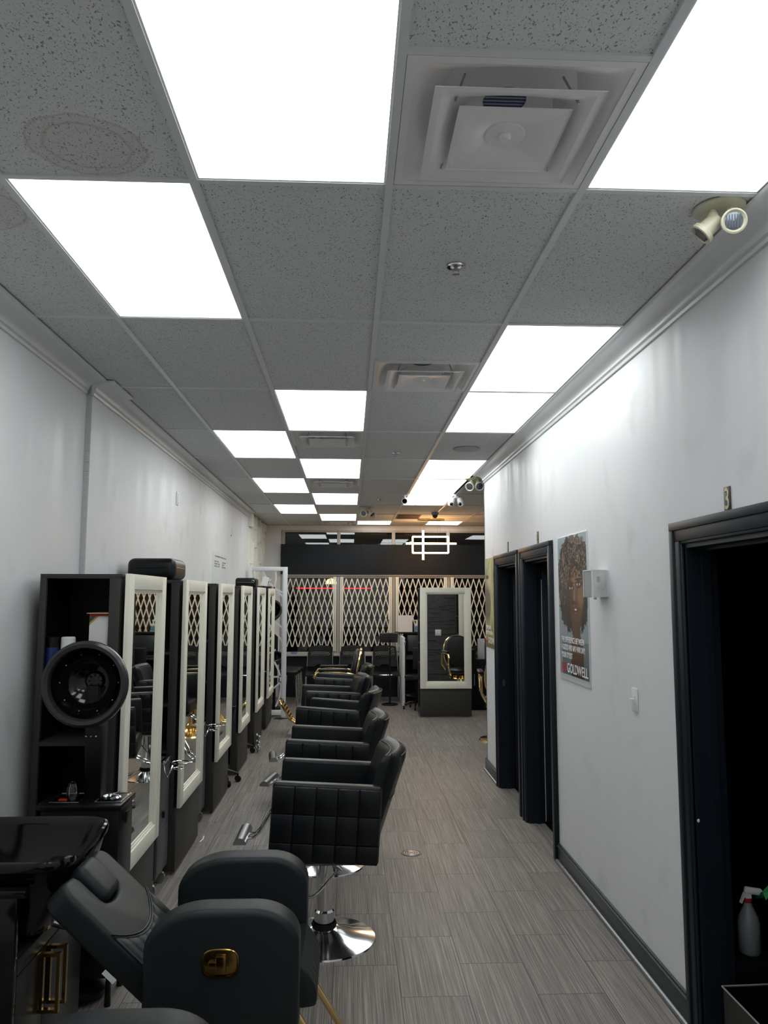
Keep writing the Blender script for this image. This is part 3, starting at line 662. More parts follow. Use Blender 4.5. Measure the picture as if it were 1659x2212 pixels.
# thermostat in a clear guard
t = thing('thermostat', 'white thermostat inside clear plastic guard box beside the curly-hair poster', 'thermostat', (XR, 4.22, 1.76))
MB().box(-.006, -.0005, .0, .155, 0, .15, .002).part('base_plate', 'white', t)
MB().box(-.030, -.006, .035, .115, .045, .125, .004).part('body', 'white', t); MB().box(-.0315, -.030, .055, .105, .085, .115).part('screen', mat('lcd', (.20, .24, .20), .3), t)
b = MB(); th = .003
b.box(-.092, -.092+th, 0, .155, 0, .15).box(-.092, -.006, 0, th, 0, .15).box(-.092, -.006, .155-th, .155, 0, .15).box(-.092, -.006, th, .155-th, .15-th, .15).box(-.092, -.006, th, .155-th, 0, th)
b.part('clear_guard', 'clear', t)
MB().box(-.094, -.086, -.001, .156, .146, .152).box(-.094, -.086, .152, .158, 0, .15).box(-.094, -.086, -.002, .003, 0, .15).part('guard_edge', mat('frosted_edge', (.7, .7, .68), .3), t)
MB().cone((-.07, .02, -.001), (-.07, .02, -.012), .008).part('lock', 'brushed', t)
t = thing('light_switch', 'white light switch on right wall between poster and nearest door', 'switch', (XR, 3.83, 1.197))
MB().box(-.006, -.0005, 0, .078, 0, .115, .003).part('plate', 'white', t); MB().box(-.010, -.006, .030, .050, .035, .080, .001).part('surround', 'white', t); MB().box(-.028, -.006, .035, .045, .055, .066, .003).part('toggle', 'white', t)
t = thing('wall_outlet', 'small white cover plate high on the left wall', 'outlet', (XL2, 6.95, 2.575))
MB().box(.0005, .008, 0, .075, 0, .118, .003).part('plate', 'white', t); MB().box(.008, .013, .02, .055, .015, .10, .002).part('rocker', 'white', t)
MB().cone((0, 0, 0), (.012, 0, 0), .008).tube([(.006, 0, 0), (.018, 0, -.004), (.02, 0, .09)], .002).one('wall_hook', 'brushed', 'tiny hook on the left wall near the white relief panel', 'hook', None, (XL2, 10.16, 2.55))
t = thing('price_list', 'white paper price list taped on left wall above stations', 'sign', (XL2, 8.86, 1.905))
MB().box(.0005, .0015, 0, 1.12, 0, .375).part('sheet', mat('grey_paper', (.62, .64, .63), .7), t)
M['ink'] = mat('grey_ink', (.09, .09, .09), .7)
lw = Matrix(((0, 0, 1, .002), (1, 0, 0, 0), (0, 1, 0, 0), (0, 0, 0, 1)))
for (s_, x, z, w_) in (('SUMMER SPECIALS', .16, .315, .80), ('ROOTS', .14, .255, .28), ('$35.00', .68, .258, .25), ('HAIR OIL', .13, .228, .38), ('$25+', .66, .230, .17), ('HAIR CUT', .12, .200, .38), ('$20.00', .66, .202, .27)):
    text_mesh(s_, .023, 'ink', 'lettering', t, lw @ Matrix.Translation((x, z, 0)), w_, .0003, .0006)
t = thing('light_switch', 'double rocker switch on the stone wall seen in island mirror', 'switch', (1.66, YW+.036, 1.02))
MB().box(0, .115, 0, .006, 0, .115, .003).part('plate', 'white', t); MB().box(.018, .05, .006, .010, .02, .095, .001).box(.065, .097, .006, .010, .02, .095, .001).part('rocker', 'paper', t)
# raised white relief panel beyond the left wall
b = MB(); b.box(-1.56, -1.553, 11.9, YF-.002, 0, CZ-.006); random.seed(5)
yy = 11.9; colx = 0
while yy < YF-.03:
    wv = random.choice((.13, .18, .24)); zz = random.uniform(-.2, 0)
    while zz < CZ-.02:
        hv = random.choice((.22, .28, .34)); d = random.choice((.006, .030, .060))
        b.box(-1.556, -1.553+d, yy+.002, min(yy+wv, YF-.002)-.002, max(zz, .0)+.002, min(zz+hv, CZ-.007)-.002, .002, 1); zz += hv
    yy += wv
b.struct('wall_relief', mat('relief_paint', (.80, .80, .74), .5))

# ================================================================== STYLING STATIONS
def make_station(label, h=1.87, w=.76, d=.43, zb=.41):
    """front faces local -Y, origin at the centre of the footprint"""
    t = thing('styling_station', label, 'styling station', (0, 0, 0), 0, 'mirror styling stations')
    hw, hd = w/2, d/2; th = .022
    b = MB(); b.box(-hw, hw, -hd+.02, -hd+.042, .02, zb, .001); b.part('lower_panel', 'laminate', t)
    b = MB()
    for sx in (-1, 1):     # side uprights, top and toe board: the flanks are open
        b.box(sx*hw-(th if sx > 0 else 0), sx*hw+(0 if sx > 0 else th), -hd+.042, -hd+.095, .02, h, .001); b.box(sx*hw-(th if sx > 0 else 0), sx*hw+(0 if sx > 0 else th), hd-.03, hd, .02, h, .001)
        b.box(sx*hw-(th if sx > 0 else 0), sx*hw+(0 if sx > 0 else th), -hd+.095, hd-.03, .02, .105, .001)
    b.box(-hw, hw, -hd+.042, hd, h-.022, h, .001); b.box(-hw+th, hw-th, hd-.02, hd-.003, .02, h-.022); b.box(-hw+th, hw-th, -hd+.042, -hd+.06, .02, h-.022)
    b.box(-hw+th, hw-th, -hd+.06, hd-.02, .085, .105)
    b.part('carcass', 'laminate', t)
    MB().box(-.01, .01, -hd+.06, hd-.02, .105, h-.022).box(-hw+th, hw-th, hd-.022, hd-.0205, .105, h-.023).box(-hw+th, hw-th, -hd+.0605, -hd+.0615, .105, h-.023).part('inner_lining', 'carcass', t)
    for z_ in (.48, .77, 1.065, 1.40):
        MB().box(-hw+.004, -.01, -hd+.0615, hd-.0225, z_-.018, z_).box(.01, hw-.004, -hd+.0615, hd-.0225, z_-.018, z_).part('shelf', 'laminate', t)
    MB().box(-hw+.02, hw-.02, -hd+.05, hd-.01, 0, .02).part('plinth', mat('bare_wood', (.30, .22, .13), .7) if 'bw' not in M else M['bw'], t)
    f = MB(); fw_ = .085; y0, y1 = -hd-.005, -hd+.019
    f.box(-hw-.002, -hw+fw_, y0, y1, zb, h+.002, .002).box(hw-fw_, hw+.002, y0, y1, zb, h+.002, .002).box(-hw+fw_, hw-fw_, y0, y1, h-fw_+.01, h+.002, .002).box(-hw+fw_, hw-fw_, y0, y1, zb, zb+.085, .002)
    gx, gz0, gz1 = hw-fw_, zb+.085, h-fw_+.01
    for o_, yy_ in ((0, -hd+.004), (.010, -hd+.010)):
        f.box(-gx+o_, -gx+o_+.010, yy_, y1, gz0, gz1, .001).box(gx-o_-.010, gx-o_, yy_, y1, gz0, gz1, .001).box(-gx+o_, gx-o_, yy_, y1, gz1-o_-.010, gz1-o_, .001).box(-gx+o_, gx-o_, yy_, y1, gz0+o_, gz0+o_+.010, .001)
    fo = f.part('mirror_frame', 'cream', t)
    MB().box(-gx+.018, gx-.018, -hd+.0145, -hd+.0185, gz0+.018, gz1-.018).part('mirror_glass', 'mirror', fo)
    return t
M['bw'] = mat('bare_wood', (.30, .22, .13), .7, var=.2, stretch=(1, 8, 1))
XS = -1.075-.215
SL = ['nearest tall mirror station with open black shelves behind the hooded dryer', 'second mirror station from the camera, with booster cushion on top', 'third mirror station from the camera along the left wall', 'fourth mirror station from the camera, beside the black bin tray',
      'fifth mirror station from the camera, with a black case on top', 'farthest mirror station on the left, beside white lattice screen']
SY = [3.88, 5.21, 6.61, 7.98, 9.36, 10.62]
st0 = make_station(SL[0]); st0.location = (XS-.005, SY[0]+.38, 0); st0.rotation_euler = (0, 0, PI/2)
for i in range(1, 6): dup(st0, SL[i], (XS-.005, SY[i]+.38, 0), PI/2)
isl = dup(st0, 'freestanding mirror station on the right facing the camera', (1.435, 11.63+.215, 0), 0); isl.name = 'styling_station.island'; isl.name = 'styling_station.006'
isl.scale = (1, 1, 1.015)
MB().box(1.04, 1.047, 11.66, 12.02, .0, .012).one('floor_strip', 'brushed', 'thin metal strip on floor at left foot of island station', 'strip')
dup(st0, 'mirror station against the stone wall, seen only in reflection', (2.44, YW+.05+.215, 0), PI)

# things on and in the stations
def cushion(label, cx_, cy_, z_, w_, d_, h_):
    t = thing('booster_cushion', label, 'cushion', (cx_, cy_, z_), 0, 'black booster seats on stations')
    MB().box(-w_/2, w_/2, -d_/2, d_/2, 0, h_, .045, 5).part('padding', 'leather', t)
    p = [(sx*(w_/2-.03*(1 if abs(k) > 1 else 0))+0, 0, 0) for sx in () for k in ()]
    ring = []
    for k in range(48):
        a = 2*PI*k/48; c_, s_ = math.cos(a), math.sin(a); e = 5
        ring.append((w_/2*1.003*abs(c_)**(2/e)*(1 if c_ > 0 else -1), d_/2*1.003*abs(s_)**(2/e)*(1 if s_ > 0 else -1), h_*.55))
    MB().tube(ring, .004, 6, True).part('piping', 'leather', t)
    return t
cushion('black padded booster cushion on top of second mirror station', -1.325, 5.44, 1.872, .32, .38, .145)
t = thing('zip_case', 'rounded black zip case on top of fifth mirror station', 'case', (-1.255, 9.62, 1.872))
MB().box(-.125, .125, -.14, .14, 0, .115, .03, 4).part('body', 'black', t); MB().tube([(-.1, -.142, .06), (.1, -.142, .06)], .003).part('zip', 'brushed', t); MB().lathe([(.018, 0), (.014, .003), (.014, -.003), (.018, 0)], 16, Matrix.Translation((.09, -.143, .07)) @ Matrix.Rotation(PI/2, 4, 'X')).part('ring_pull', 'brushed', t)
MB().box(-.12, .11, -.12, .12, 0, .035, .006).one('flat_box', 'gloss', 'thin gloss black box on top of farthest mirror station', 'box', None, (-1.19, 10.9, 1.872))
MB().box(-.045, .045, -.001, .001, 0, .13, 0, 2, Matrix.Rotation(.25, 4, 'Y') @ Matrix.Rotation(-.3, 4, 'X')).one('paper_note', 'paper', 'folded white paper standing on flat black box on station', 'paper', None, (-1.19, 10.9, 1.913))
# printed carton on the top shelf of the first station
def carton_mat():
    m = bpy.data.materials.new('printed_carton'); m.use_nodes = True; n, l = nt(m); b = n['Principled BSDF']; tc = n.new('ShaderNodeTexCoord'); sx = n.new('ShaderNodeSeparateXYZ'); l.new(tc.outputs['Object'], sx.inputs[0])
    # chevron stripes from the upper left corner
    s = math_node(n, l, 'SUBTRACT', sx.outputs[2], math_node(n, l, 'ABSOLUTE', math_node(n, l, 'SUBTRACT', sx.outputs[0], 0.0)))
    s = math_node(n, l, 'ADD', math_node(n, l, 'SUBTRACT', sx.outputs[2], math_node(n, l, 'MULTIPLY', sx.outputs[0], 1.0)), 0)
    cr_ = n.new('ShaderNodeValToRGB'); cr_.color_ramp.interpolation = 'CONSTANT'; l.new(math_node(n, l, 'MULTIPLY', s, 2.2), cr_.inputs[0])
    e = cr_.color_ramp.elements; e[0].position = 0; e[0].color = (.62, .61, .60, 1); e[1].position = .50; e[1].color = (.42, .25, .03, 1)
    for p, c in ((.525, (.02, .07, .06, 1)), (.575, (.38, .03, .03, 1)), (.66, (.02, .07, .06, 1)), (.70, (.42, .25, .03, 1)), (.72, (.62, .61, .60, 1))):
        x = e.new(p); x.color = c
    top = math_node(n, l, 'GREATER_THAN', sx.outputs[2], .262); mx = n.new('ShaderNodeMix'); mx.data_type = 'RGBA'; mx.inputs['B'].default_value = (.42, .03, .035, 1); l.new(top, mx.inputs['Factor']); l.new(cr_.outputs[0], mx.inputs['A']); l.new(mx.outputs['Result'], b.inputs['Base Color']); b.inputs['Roughness'].default_value = .5
    return m
M['carton'] = carton_mat()
t = thing('product_box', 'white carton with red, green and gold stripes on top shelf', 'box', (-1.265, 4.02, 1.401))
MB().box(-.01, .12, -.11, .12, 0, .275, .001).part('carton', 'carton', t); MB().box(-.018, .12, -.13, .12, .275, .279).part('lid_flap', mat('cardboard', (.48, .33, .17), .7), t)
t = thing('shampoo_bottle', 'white-capped blue bottle on top shelf of nearest station', 'bottle', (-1.388, 3.955, 1.401))
MB().lathe([(0, 0), (.032, 0), (.035, .01), (.035, .09), (.030, .10), (0, .10)], 24).part('body', 'blue', t); MB().lathe([(.034, .10), (.034, .155), (.030, .16), (0, .16)], 24).part('cap', 'paper', t)
t = thing('product_tub', 'dark blue tub with black lid beside the white-capped bottle', 'tub', (-1.462, 3.95, 1.401), 0)
t.scale = (.72, .72, 1)
MB().lathe([(0, 0), (.042, 0), (.045, .01), (.045, .11), (0, .11)], 24).part('body', 'blue', t); MB().lathe([(.046, .11), (.046, .16), (0, .165)], 24).part('lid', 'black', t)

# ================================================================== HOODED DRYER
def hood(t, c, r, tilt):
    q = Matrix.Translation(c) @ Matrix.Rotation(tilt, 4, 'X')
    MB().lathe([(0, .155), (.07, .148), (.12, .125), (.155, .08), (.172, .0)], 48, q @ Matrix.Rotation(-PI/2, 4, 'X') @ Matrix.Scale(r/.19, 4)).part('hood_shell', 'gloss', t)
    MB().lathe([(.185, .01), (.190, -.004), (.188, -.02), (.176, -.028), (.160, -.024), (.152, -.010), (.155, .02), (.175, .02), (.185, .01)], 56, q @ Matrix.Rotation(-PI/2, 4, 'X') @ Matrix.Scale(r/.19, 4)).part('hood_rim', mat('smoked_rim', (.022, .022, .024), .25, bump=.2, bscale=30) if 'rim' not in M else M['rim'], t)
    b = MB(); b.lathe([(.0, .128), (.06, .118), (.10, .098), (.135, .06), (.152, .0)], 48, q @ Matrix.Rotation(-PI/2, 4, 'X') @ Matrix.Scale(r/.19, 4))
    b.part('hood_liner', 'gloss', t)
    k = MB()
    for i in range(10):
        a = 2*PI*i/10; k.sphere(q @ V(.13*math.cos(a)*r/.19, .045, .13*math.sin(a)*r/.19), .003, seg=8)
    k.part('rivet', 'brushed', t)
    b = MB(); b.lathe([(.0, 0), (.035, 0), (.04, -.006)], 24, q @ Matrix.Translation((0, .118, 0)) @ Matrix.Rotation(-PI/2, 4, 'X'))
    for i in range(8):
        a = 2*PI*i/8; b.box(-.002, .002, .02, .034, -.008, -.004, 0, 1, q @ Matrix.Translation((0, .115, 0)) @ Matrix.Rotation(-PI/2, 4, 'X') @ Matrix.Rotation(a, 4, 'Z'))
    b.part('air_grille', 'gloss', t)
M['rim'] = mat('smoked_rim', (.022, .022, .024), .25, bump=.2, bscale=30)
t = thing('hooded_dryer', 'black round hooded hair dryer on a post before nearest station', 'hair dryer', (-1.165, 3.62, 0))
hood(t, V(0, -.06, 1.375), .19, 0)
b = MB(); b.bar((.005, .13, .84), (.005, .10, 1.18), .075, .10, .004); b.bar((0, .10, 1.13), (0, .07, 1.36), .055, .075, .004); b.part('post', 'black', t)
b = MB()
for k in (-1, 0, 1): b.sphere((k*.022, .042, 1.13), .0045, seg=10)
b.part('bolt', 'chrome', t)
for sx in (-.16, .13):
    for sy_ in (.0, .18): MB().cone((sx, sy_, 0), (sx, sy_, .12), .014, .010).part('foot', 'black', t)
MB().lathe([(0, .03), (.12, .03), (.125, .05), (.03, .09), (0, .09)], 28, Matrix.Translation((-.01, .09, 0))).part('base_disc', 'black', t)
b = MB(); b.box(-.185, .155, -.02, .20, .12, .82, .004); b.box(-.19, .165, -.03, .21, .82, .845, .004); b.part('console', 'black', t)
MB().box(-.17, -.03, .01, .18, .845, .848).box(.03, .155, .01, .18, .845, .848).part('tray_insert', 'gloss', t)
MB().tube([(-.165, .015, .849), (-.035, .015, .849), (-.035, .175, .849), (-.165, .175, .849)], .0015, 6, True).tube([(.035, .015, .849), (.15, .015, .849), (.15, .175, .849), (.035, .175, .849)], .0015, 6, True).part('tray_edge', 'brushed', t)
MB().box(.165, .172, .04, .10, .75, .80, .002).part('latch', 'black', t)
MB().lathe([(.04, 0), (.044, .006), (.036, .012), (.032, .006), (0, .006)], 24).one('tin_lid', 'chrome', 'shiny round tin with curled cord on dryer console', 'tin', None, (-1.075, 3.70, .849))
MB().tube([(0, 0, .003), (.03, .02, .006), (.05, .0, .02), (.03, -.03, .012), (.06, -.02, .004)], .003).one('curled_cord', 'brushed', 'short curled metal cord lying on dryer console', 'cord', None, (-1.10, 3.745, .850))
MB().box(-.02, .02, -.012, .012, 0, .010, .003).one('hair_clip', 'red', 'small red clip on left of dryer console', 'clip', None, (-1.275, 3.66, .849))
MB().lathe([(0, 0), (.020, 0), (.028, .02), (.026, .05), (.018, .075), (.020, .08), (.015, .077), (.022, .05), (.024, .02), (.017, .004), (0, .004)], 20).one('glass_jar', 'clear_glass', 'small clear jar on dryer console beside the post', 'jar', None, (-1.235, 3.66, .850))

# ================================================================== SHAMPOO UNIT
t = thing('shampoo_basin', 'black shampoo basin with neck rest on dark cabinet at left', 'basin', (0, 0, 0))
BX0, BX1, BY0, BY1, BZ = -1.56, -.958, 2.80, 3.39, .855
def rimz(x, y):
    k = min(1, max(0, (x-(BX1-.22))/.20)); yy_ = (y-3.09)/.135
    return BZ-.085*(k*k*(3-2*k))*math.exp(-yy_*yy_*1.3)
def sup(a, rx, ry, e=6.):
    c_, s_ = math.cos(a), math.sin(a); return rx*abs(c_)**(2/e)*(1 if c_ > 0 else -1), ry*abs(s_)**(2/e)*(1 if s_ > 0 else -1)
b = MB(); N = 200; rings = []
CXb, CYb = (BX0+BX1)/2, (BY0+BY1)/2; RX, RY_ = (BX1-BX0)/2, (BY1-BY0)/2
prof = [(.30, .56, 0, 3), (.72, .58, 0, 3), (.82, .66, 0, 5), (.915, .75, 0, 6), (.965, -.035, 1, 6), (.99, -.030, 1, 6), (1.0, -.012, 1, 6), (.985, .0, 1, 6), (.955, .004, 1, 6), (.925, -.004, 1, 6), (.905, -.03, 1, 6), (.87, -.10, 1, 5), (.75, -.165, 1, 4), (.45, -.19, 1, 3), (.12, -.20, 1, 2.5)]
for sc_, dz, rel, e in prof:
    ring = []
    for k in range(N):
        x, y = sup(2*PI*k/N, RX*sc_, RY_*sc_, e); x += CXb; y += CYb
        if rel: z_ = rimz(x, y)+dz if dz > -.06 else BZ+dz
        else: z_ = dz
        # neck notch pulls the front lip inwards
        x -= .05*min(1, max(0, (x-(BX1-.25))/.25))*math.exp(-((y-3.09)/.11)**2)*(1 if rel else .6)
        ring.append(b.bm.verts.new((x, y, z_)))
    rings.append(ring)
for A, B_ in zip(rings[:-1], rings[1:]):
    for k in range(N): b.bm.faces.new((A[k], A[(k+1) % N], B_[(k+1) % N], B_[k]))
b.bm.faces.new(rings[0][::-1]); b.bm.faces.new(rings[-1]); b.part('bowl', 'gloss', t)
MB().lathe([(.03, 0), (.028, .004), (0, .002)], 20, Matrix.Translation((CXb-.03, CYb, .648))).part('drain', 'chrome', t)
b = MB(); b.box(-1.50, -1.38, 2.98, 3.20, .72, .80, .02, 4); b.tube([(-1.44, 3.09, .80), (-1.44, 3.09, .90), (-1.40, 3.09, .93), (-1.33, 3.09, .90)], .012); b.part('faucet', 'gloss', t)
b = MB(); b.box(-1.36, -1.30, 2.86, 2.90, .74, .76); b.tube([(-1.50, 2.84, .80), (-1.38, 2.85, .815), (-1.28, 2.90, .80), (-1.27, 2.97, .77)], .020, 12); b.part('spray_hose', 'gloss', t)
b = MB(); b.prism([(-1.10, .565), (-1.03, .62), (-1.0, .70), (-1.02, .775), (-1.12, .775)], .12, .01, 2, Matrix(((1, 0, 0, 0), (0, 0, 1, 3.03), (0, 1, 0, 0), (0, 0, 0, 1)))); b.part('neck_support', 'gloss', t)
# carcass under the bowl
t2 = thing('basin_cabinet', 'dark gloss cabinet with tall gold handles under the shampoo basin', 'cabinet', (0, 0, 0))
M['woodgrain_dark'] = mat('dark_woodgrain', (.020, .021, .022), .30, var=.5, scale=14, stretch=(1, .6, 9))
MB().box(-1.55, -1.12, 2.79, 3.44, .06, .55).box(-1.50, -1.14, 2.83, 3.40, 0, .06).part('body', 'woodgrain_dark', t2)
MB().box(-1.55, -1.10, 2.765, 2.79, .0, .76, .003).box(-1.55, -1.07, 2.755, 2.80, .76, .785, .004).part('side_panel', 'gloss', t2)
for i, (y0, y1, yh) in enumerate(((2.795, 3.030, 2.998), (3.034, 3.44, 3.066))):
    d_ = MB().box(-1.12, -1.10, y0, y1, .07, .495, .001).part('door', 'woodgrain_dark', t2)
    h_ = MB(); h_.box(-1.097, -1.085, yh-.008, yh+.008, .297, .475).box(-1.040, -1.028, yh-.008, yh+.008, .297, .475).box(-1.10, -1.028, yh-.009, yh+.009, .475, .487).box(-1.10, -1.028, yh-.009, yh+.009, .285, .297)
    h_.part('handle', 'dark_gold', d_)
MB().box(-1.12, -1.10, 2.795, 3.44, .50, .55, .001).part('top_rail', 'woodgrain_dark', t2)
MB().cone((-1.06, 2.99, .60), (-1.0, 2.99, .585), .02).part('hose_valve', 'chrome', t2)

# ================================================================== SHAMPOO CHAIR
def arch(x0, x1, z0, z1, rl, rr, rb, n=10):
    p = []
    def arc(cx_, cz_, r, a0, a1, ry=None):
        for k in range(n+1):
            a = a0+(a1-a0)*k/n; p.append((cx_+r*math.cos(a), cz_+(ry or r)*math.sin(a)))
    arc(x1-rb, z0+rb, rb, -PI/2, 0); arc(x1-rr, z1-rr*.72, rr, 0, PI/2, rr*.72); arc(x0+rl, z1-rl*.62, rl, PI/2, PI, rl*.62); arc(x0+rb, z0+rb, rb, PI, 3*PI/2)
    return p
XZ = lambda y: Matrix(((1, 0, 0, 0), (0, 0, 1, y), (0, 1, 0, 0), (0, 0, 0, 1)))
def make_shampoo_chair(label):
    t = thing('shampoo_chair', label, 'chair', (0, 0, 0), 0, 'reclining shampoo chairs')
    o_ = arch(-.255, .245, .33, .752, .20, .15, .05)
    for i, y in enumerate((-.315, .195)):
        a_ = MB().prism(o_, .12, .022, 4, XZ(y)).part('armrest', 'leather_matte', t, ang=50)
        inn = arch(-.242, .232, .343, .739, .19, .14, .045)
        for yy_ in (y+.006, y+.114): MB().tube([(x, yy_, z_) for x, z_ in inn], .0035, 6, True).part('piping', 'leather', a_)
    # gold recline lever plate on the outer face of the near arm
    pl_ = [sup(2*PI*k/40, .054, .039, 3.2) for k in range(40)]
    lp = MB().prism(pl_, .006, .002, 2, XZ(-.3195) @ Matrix.Translation((-.005, .595, 0))).part('lever_plate', 'dark_gold', t)
    MB().tube([(-.005+x, -.321, .595+y) for x, y in [sup(2*PI*k/40, .056, .041, 3.2) for k in range(40)]], .0035, 6, True).part('plate_rim', 'dark_gold', lp)
    MB().box(-.018, .014, -.336, -.3195, .568, .622, .003).box(-.042, -.010, -.333, -.3195, .582, .604, .003).part('lever', 'dark_gold', lp)
    # seat
    MB().box(-.22, .25, -.192, .192, .40, .515, .045, 4).part('seat', 'leather_matte', t)
    def sf(u, v):
        a = v*PI*.62; y = (u-.5)*.376; e = min(1, (1-abs(2*u-1))/.12); k = .0045*abs(math.sin(u*PI*7))
        return V(.245+(.05+k)*math.sin(a)*math.sqrt(max(.02, 1-(1-e)**2)), y, .505-.11*v+(.012)*math.cos(a))
    MB().slab(56, 12, sf, lambda u, v: V(.20, (u-.5)*.376, .50-.10*v)).part('seat_front', 'leather_matte', t, ang=60)
    # reclined backrest: local frame u up the back, v across, w out of the front face
    o = V(-.140, 0, .425); ud = V(-.74, 0, .673).normalized(); wd = V(.673, 0, .74).normalized(); vd = V(0, 1, 0)
    q = Matrix(((vd.x, ud.x, wd.x, o.x), (vd.y, ud.y, wd.y, o.y), (vd.z, ud.z, wd.z, o.z), (0, 0, 0, 1)))
    Lb = .56; W_ = .218
    poly = [(-W_+.03, 0), (W_-.03, 0), (W_-.008, .012), (W_, .04), (W_, Lb-.07)]
    poly += [(W_-.05+.05*math.cos(a), Lb-.055+.055*math.sin(a)) for a in [k*PI/16 for k in range(1, 9)]]
    poly += [(.105, Lb-.005), (.088, Lb-.03)]+[(.085*math.cos(a), Lb-.13-.035*math.sin(a)) for a in [k*PI/10 for k in range(0, 11)]]+[(-.088, Lb-.03), (-.105, Lb-.005)]
    poly += [(-W_+.05+.05*math.cos(a), Lb-.055+.055*math.sin(a)) for a in [PI/2+k*PI/16 for k in range(0, 9)]]+[(-W_, Lb-.07), (-W_, .04), (-W_+.008, .012)]
    MB().prism(poly, .095, .020, 4, q @ Matrix.Translation((0, 0, -.095))).part('backrest', 'leather_matte', t, ang=55)
    sag = lambda x: .315-.085*(1-(x/W_)**2)
    def cf(u, v):
        x = (u-.5)*2*(W_-.004); y = .012+v*(sag(x)-.012); e = min(1, (1-abs(2*u-1))/.06)
        w = .0005+.0085*abs(math.sin(u*PI*8))**.6*min(1, (1-v)/.06+.15)*e; return q @ V(x, y, w)
    def cb(u, v):
        x = (u-.5)*2*(W_-.004); return q @ V(x, .012+v*(sag(x)-.012), -.004)
    MB().slab(96, 14, cf, cb).part('channel_padding', 'leather_matte', t, ang=70)
    b = MB()
    for o2 in (.0, .011): b.tube([q @ V(-W_+2*W_*k/20, sag(-W_+2*W_*k/20)+o2, .001) for k in range(21)], .0028, 6)
    b.part('seam', 'leather', t)
    MB().box(-.075, .075, Lb-.155, Lb+.005, -.05, .022, .028, 4, q).part('head_pillow', 'leather_matte', t)
    MB().box(-W_-.003, -W_-.001, .215, .265, -.105, -.088, 0, 2, q).part('care_tag', 'paper', t)
    # gold legs and base
    b = MB()
    for y in (-.20, .20):
        b = MB()
        b.bar((.18, y*.9, .45), (.47, y*.9, .0), .035, .02, .003); b.bar((-.12, y, .34), (-.22, y, .0), .035, .02, .003)
        b.bar((.18, y*.9, .44), (-.13, y, .35), .03, .02); b.part('leg_frame', 'gold', t)
    MB().bar((0, -.2, .40), (0, .2, .40), .03, .02).part('cross_bar', 'gold', t)
    return t
sc0 = make_shampoo_chair('black shampoo chair with gold lever, reclined toward the basin'); sc0.location = (-.40, 2.965, 0)
dup(sc0, 'shampoo chair at the bottom edge, only its arm top showing', (-.565, 1.83, 0), 0, (1, 1, .955))
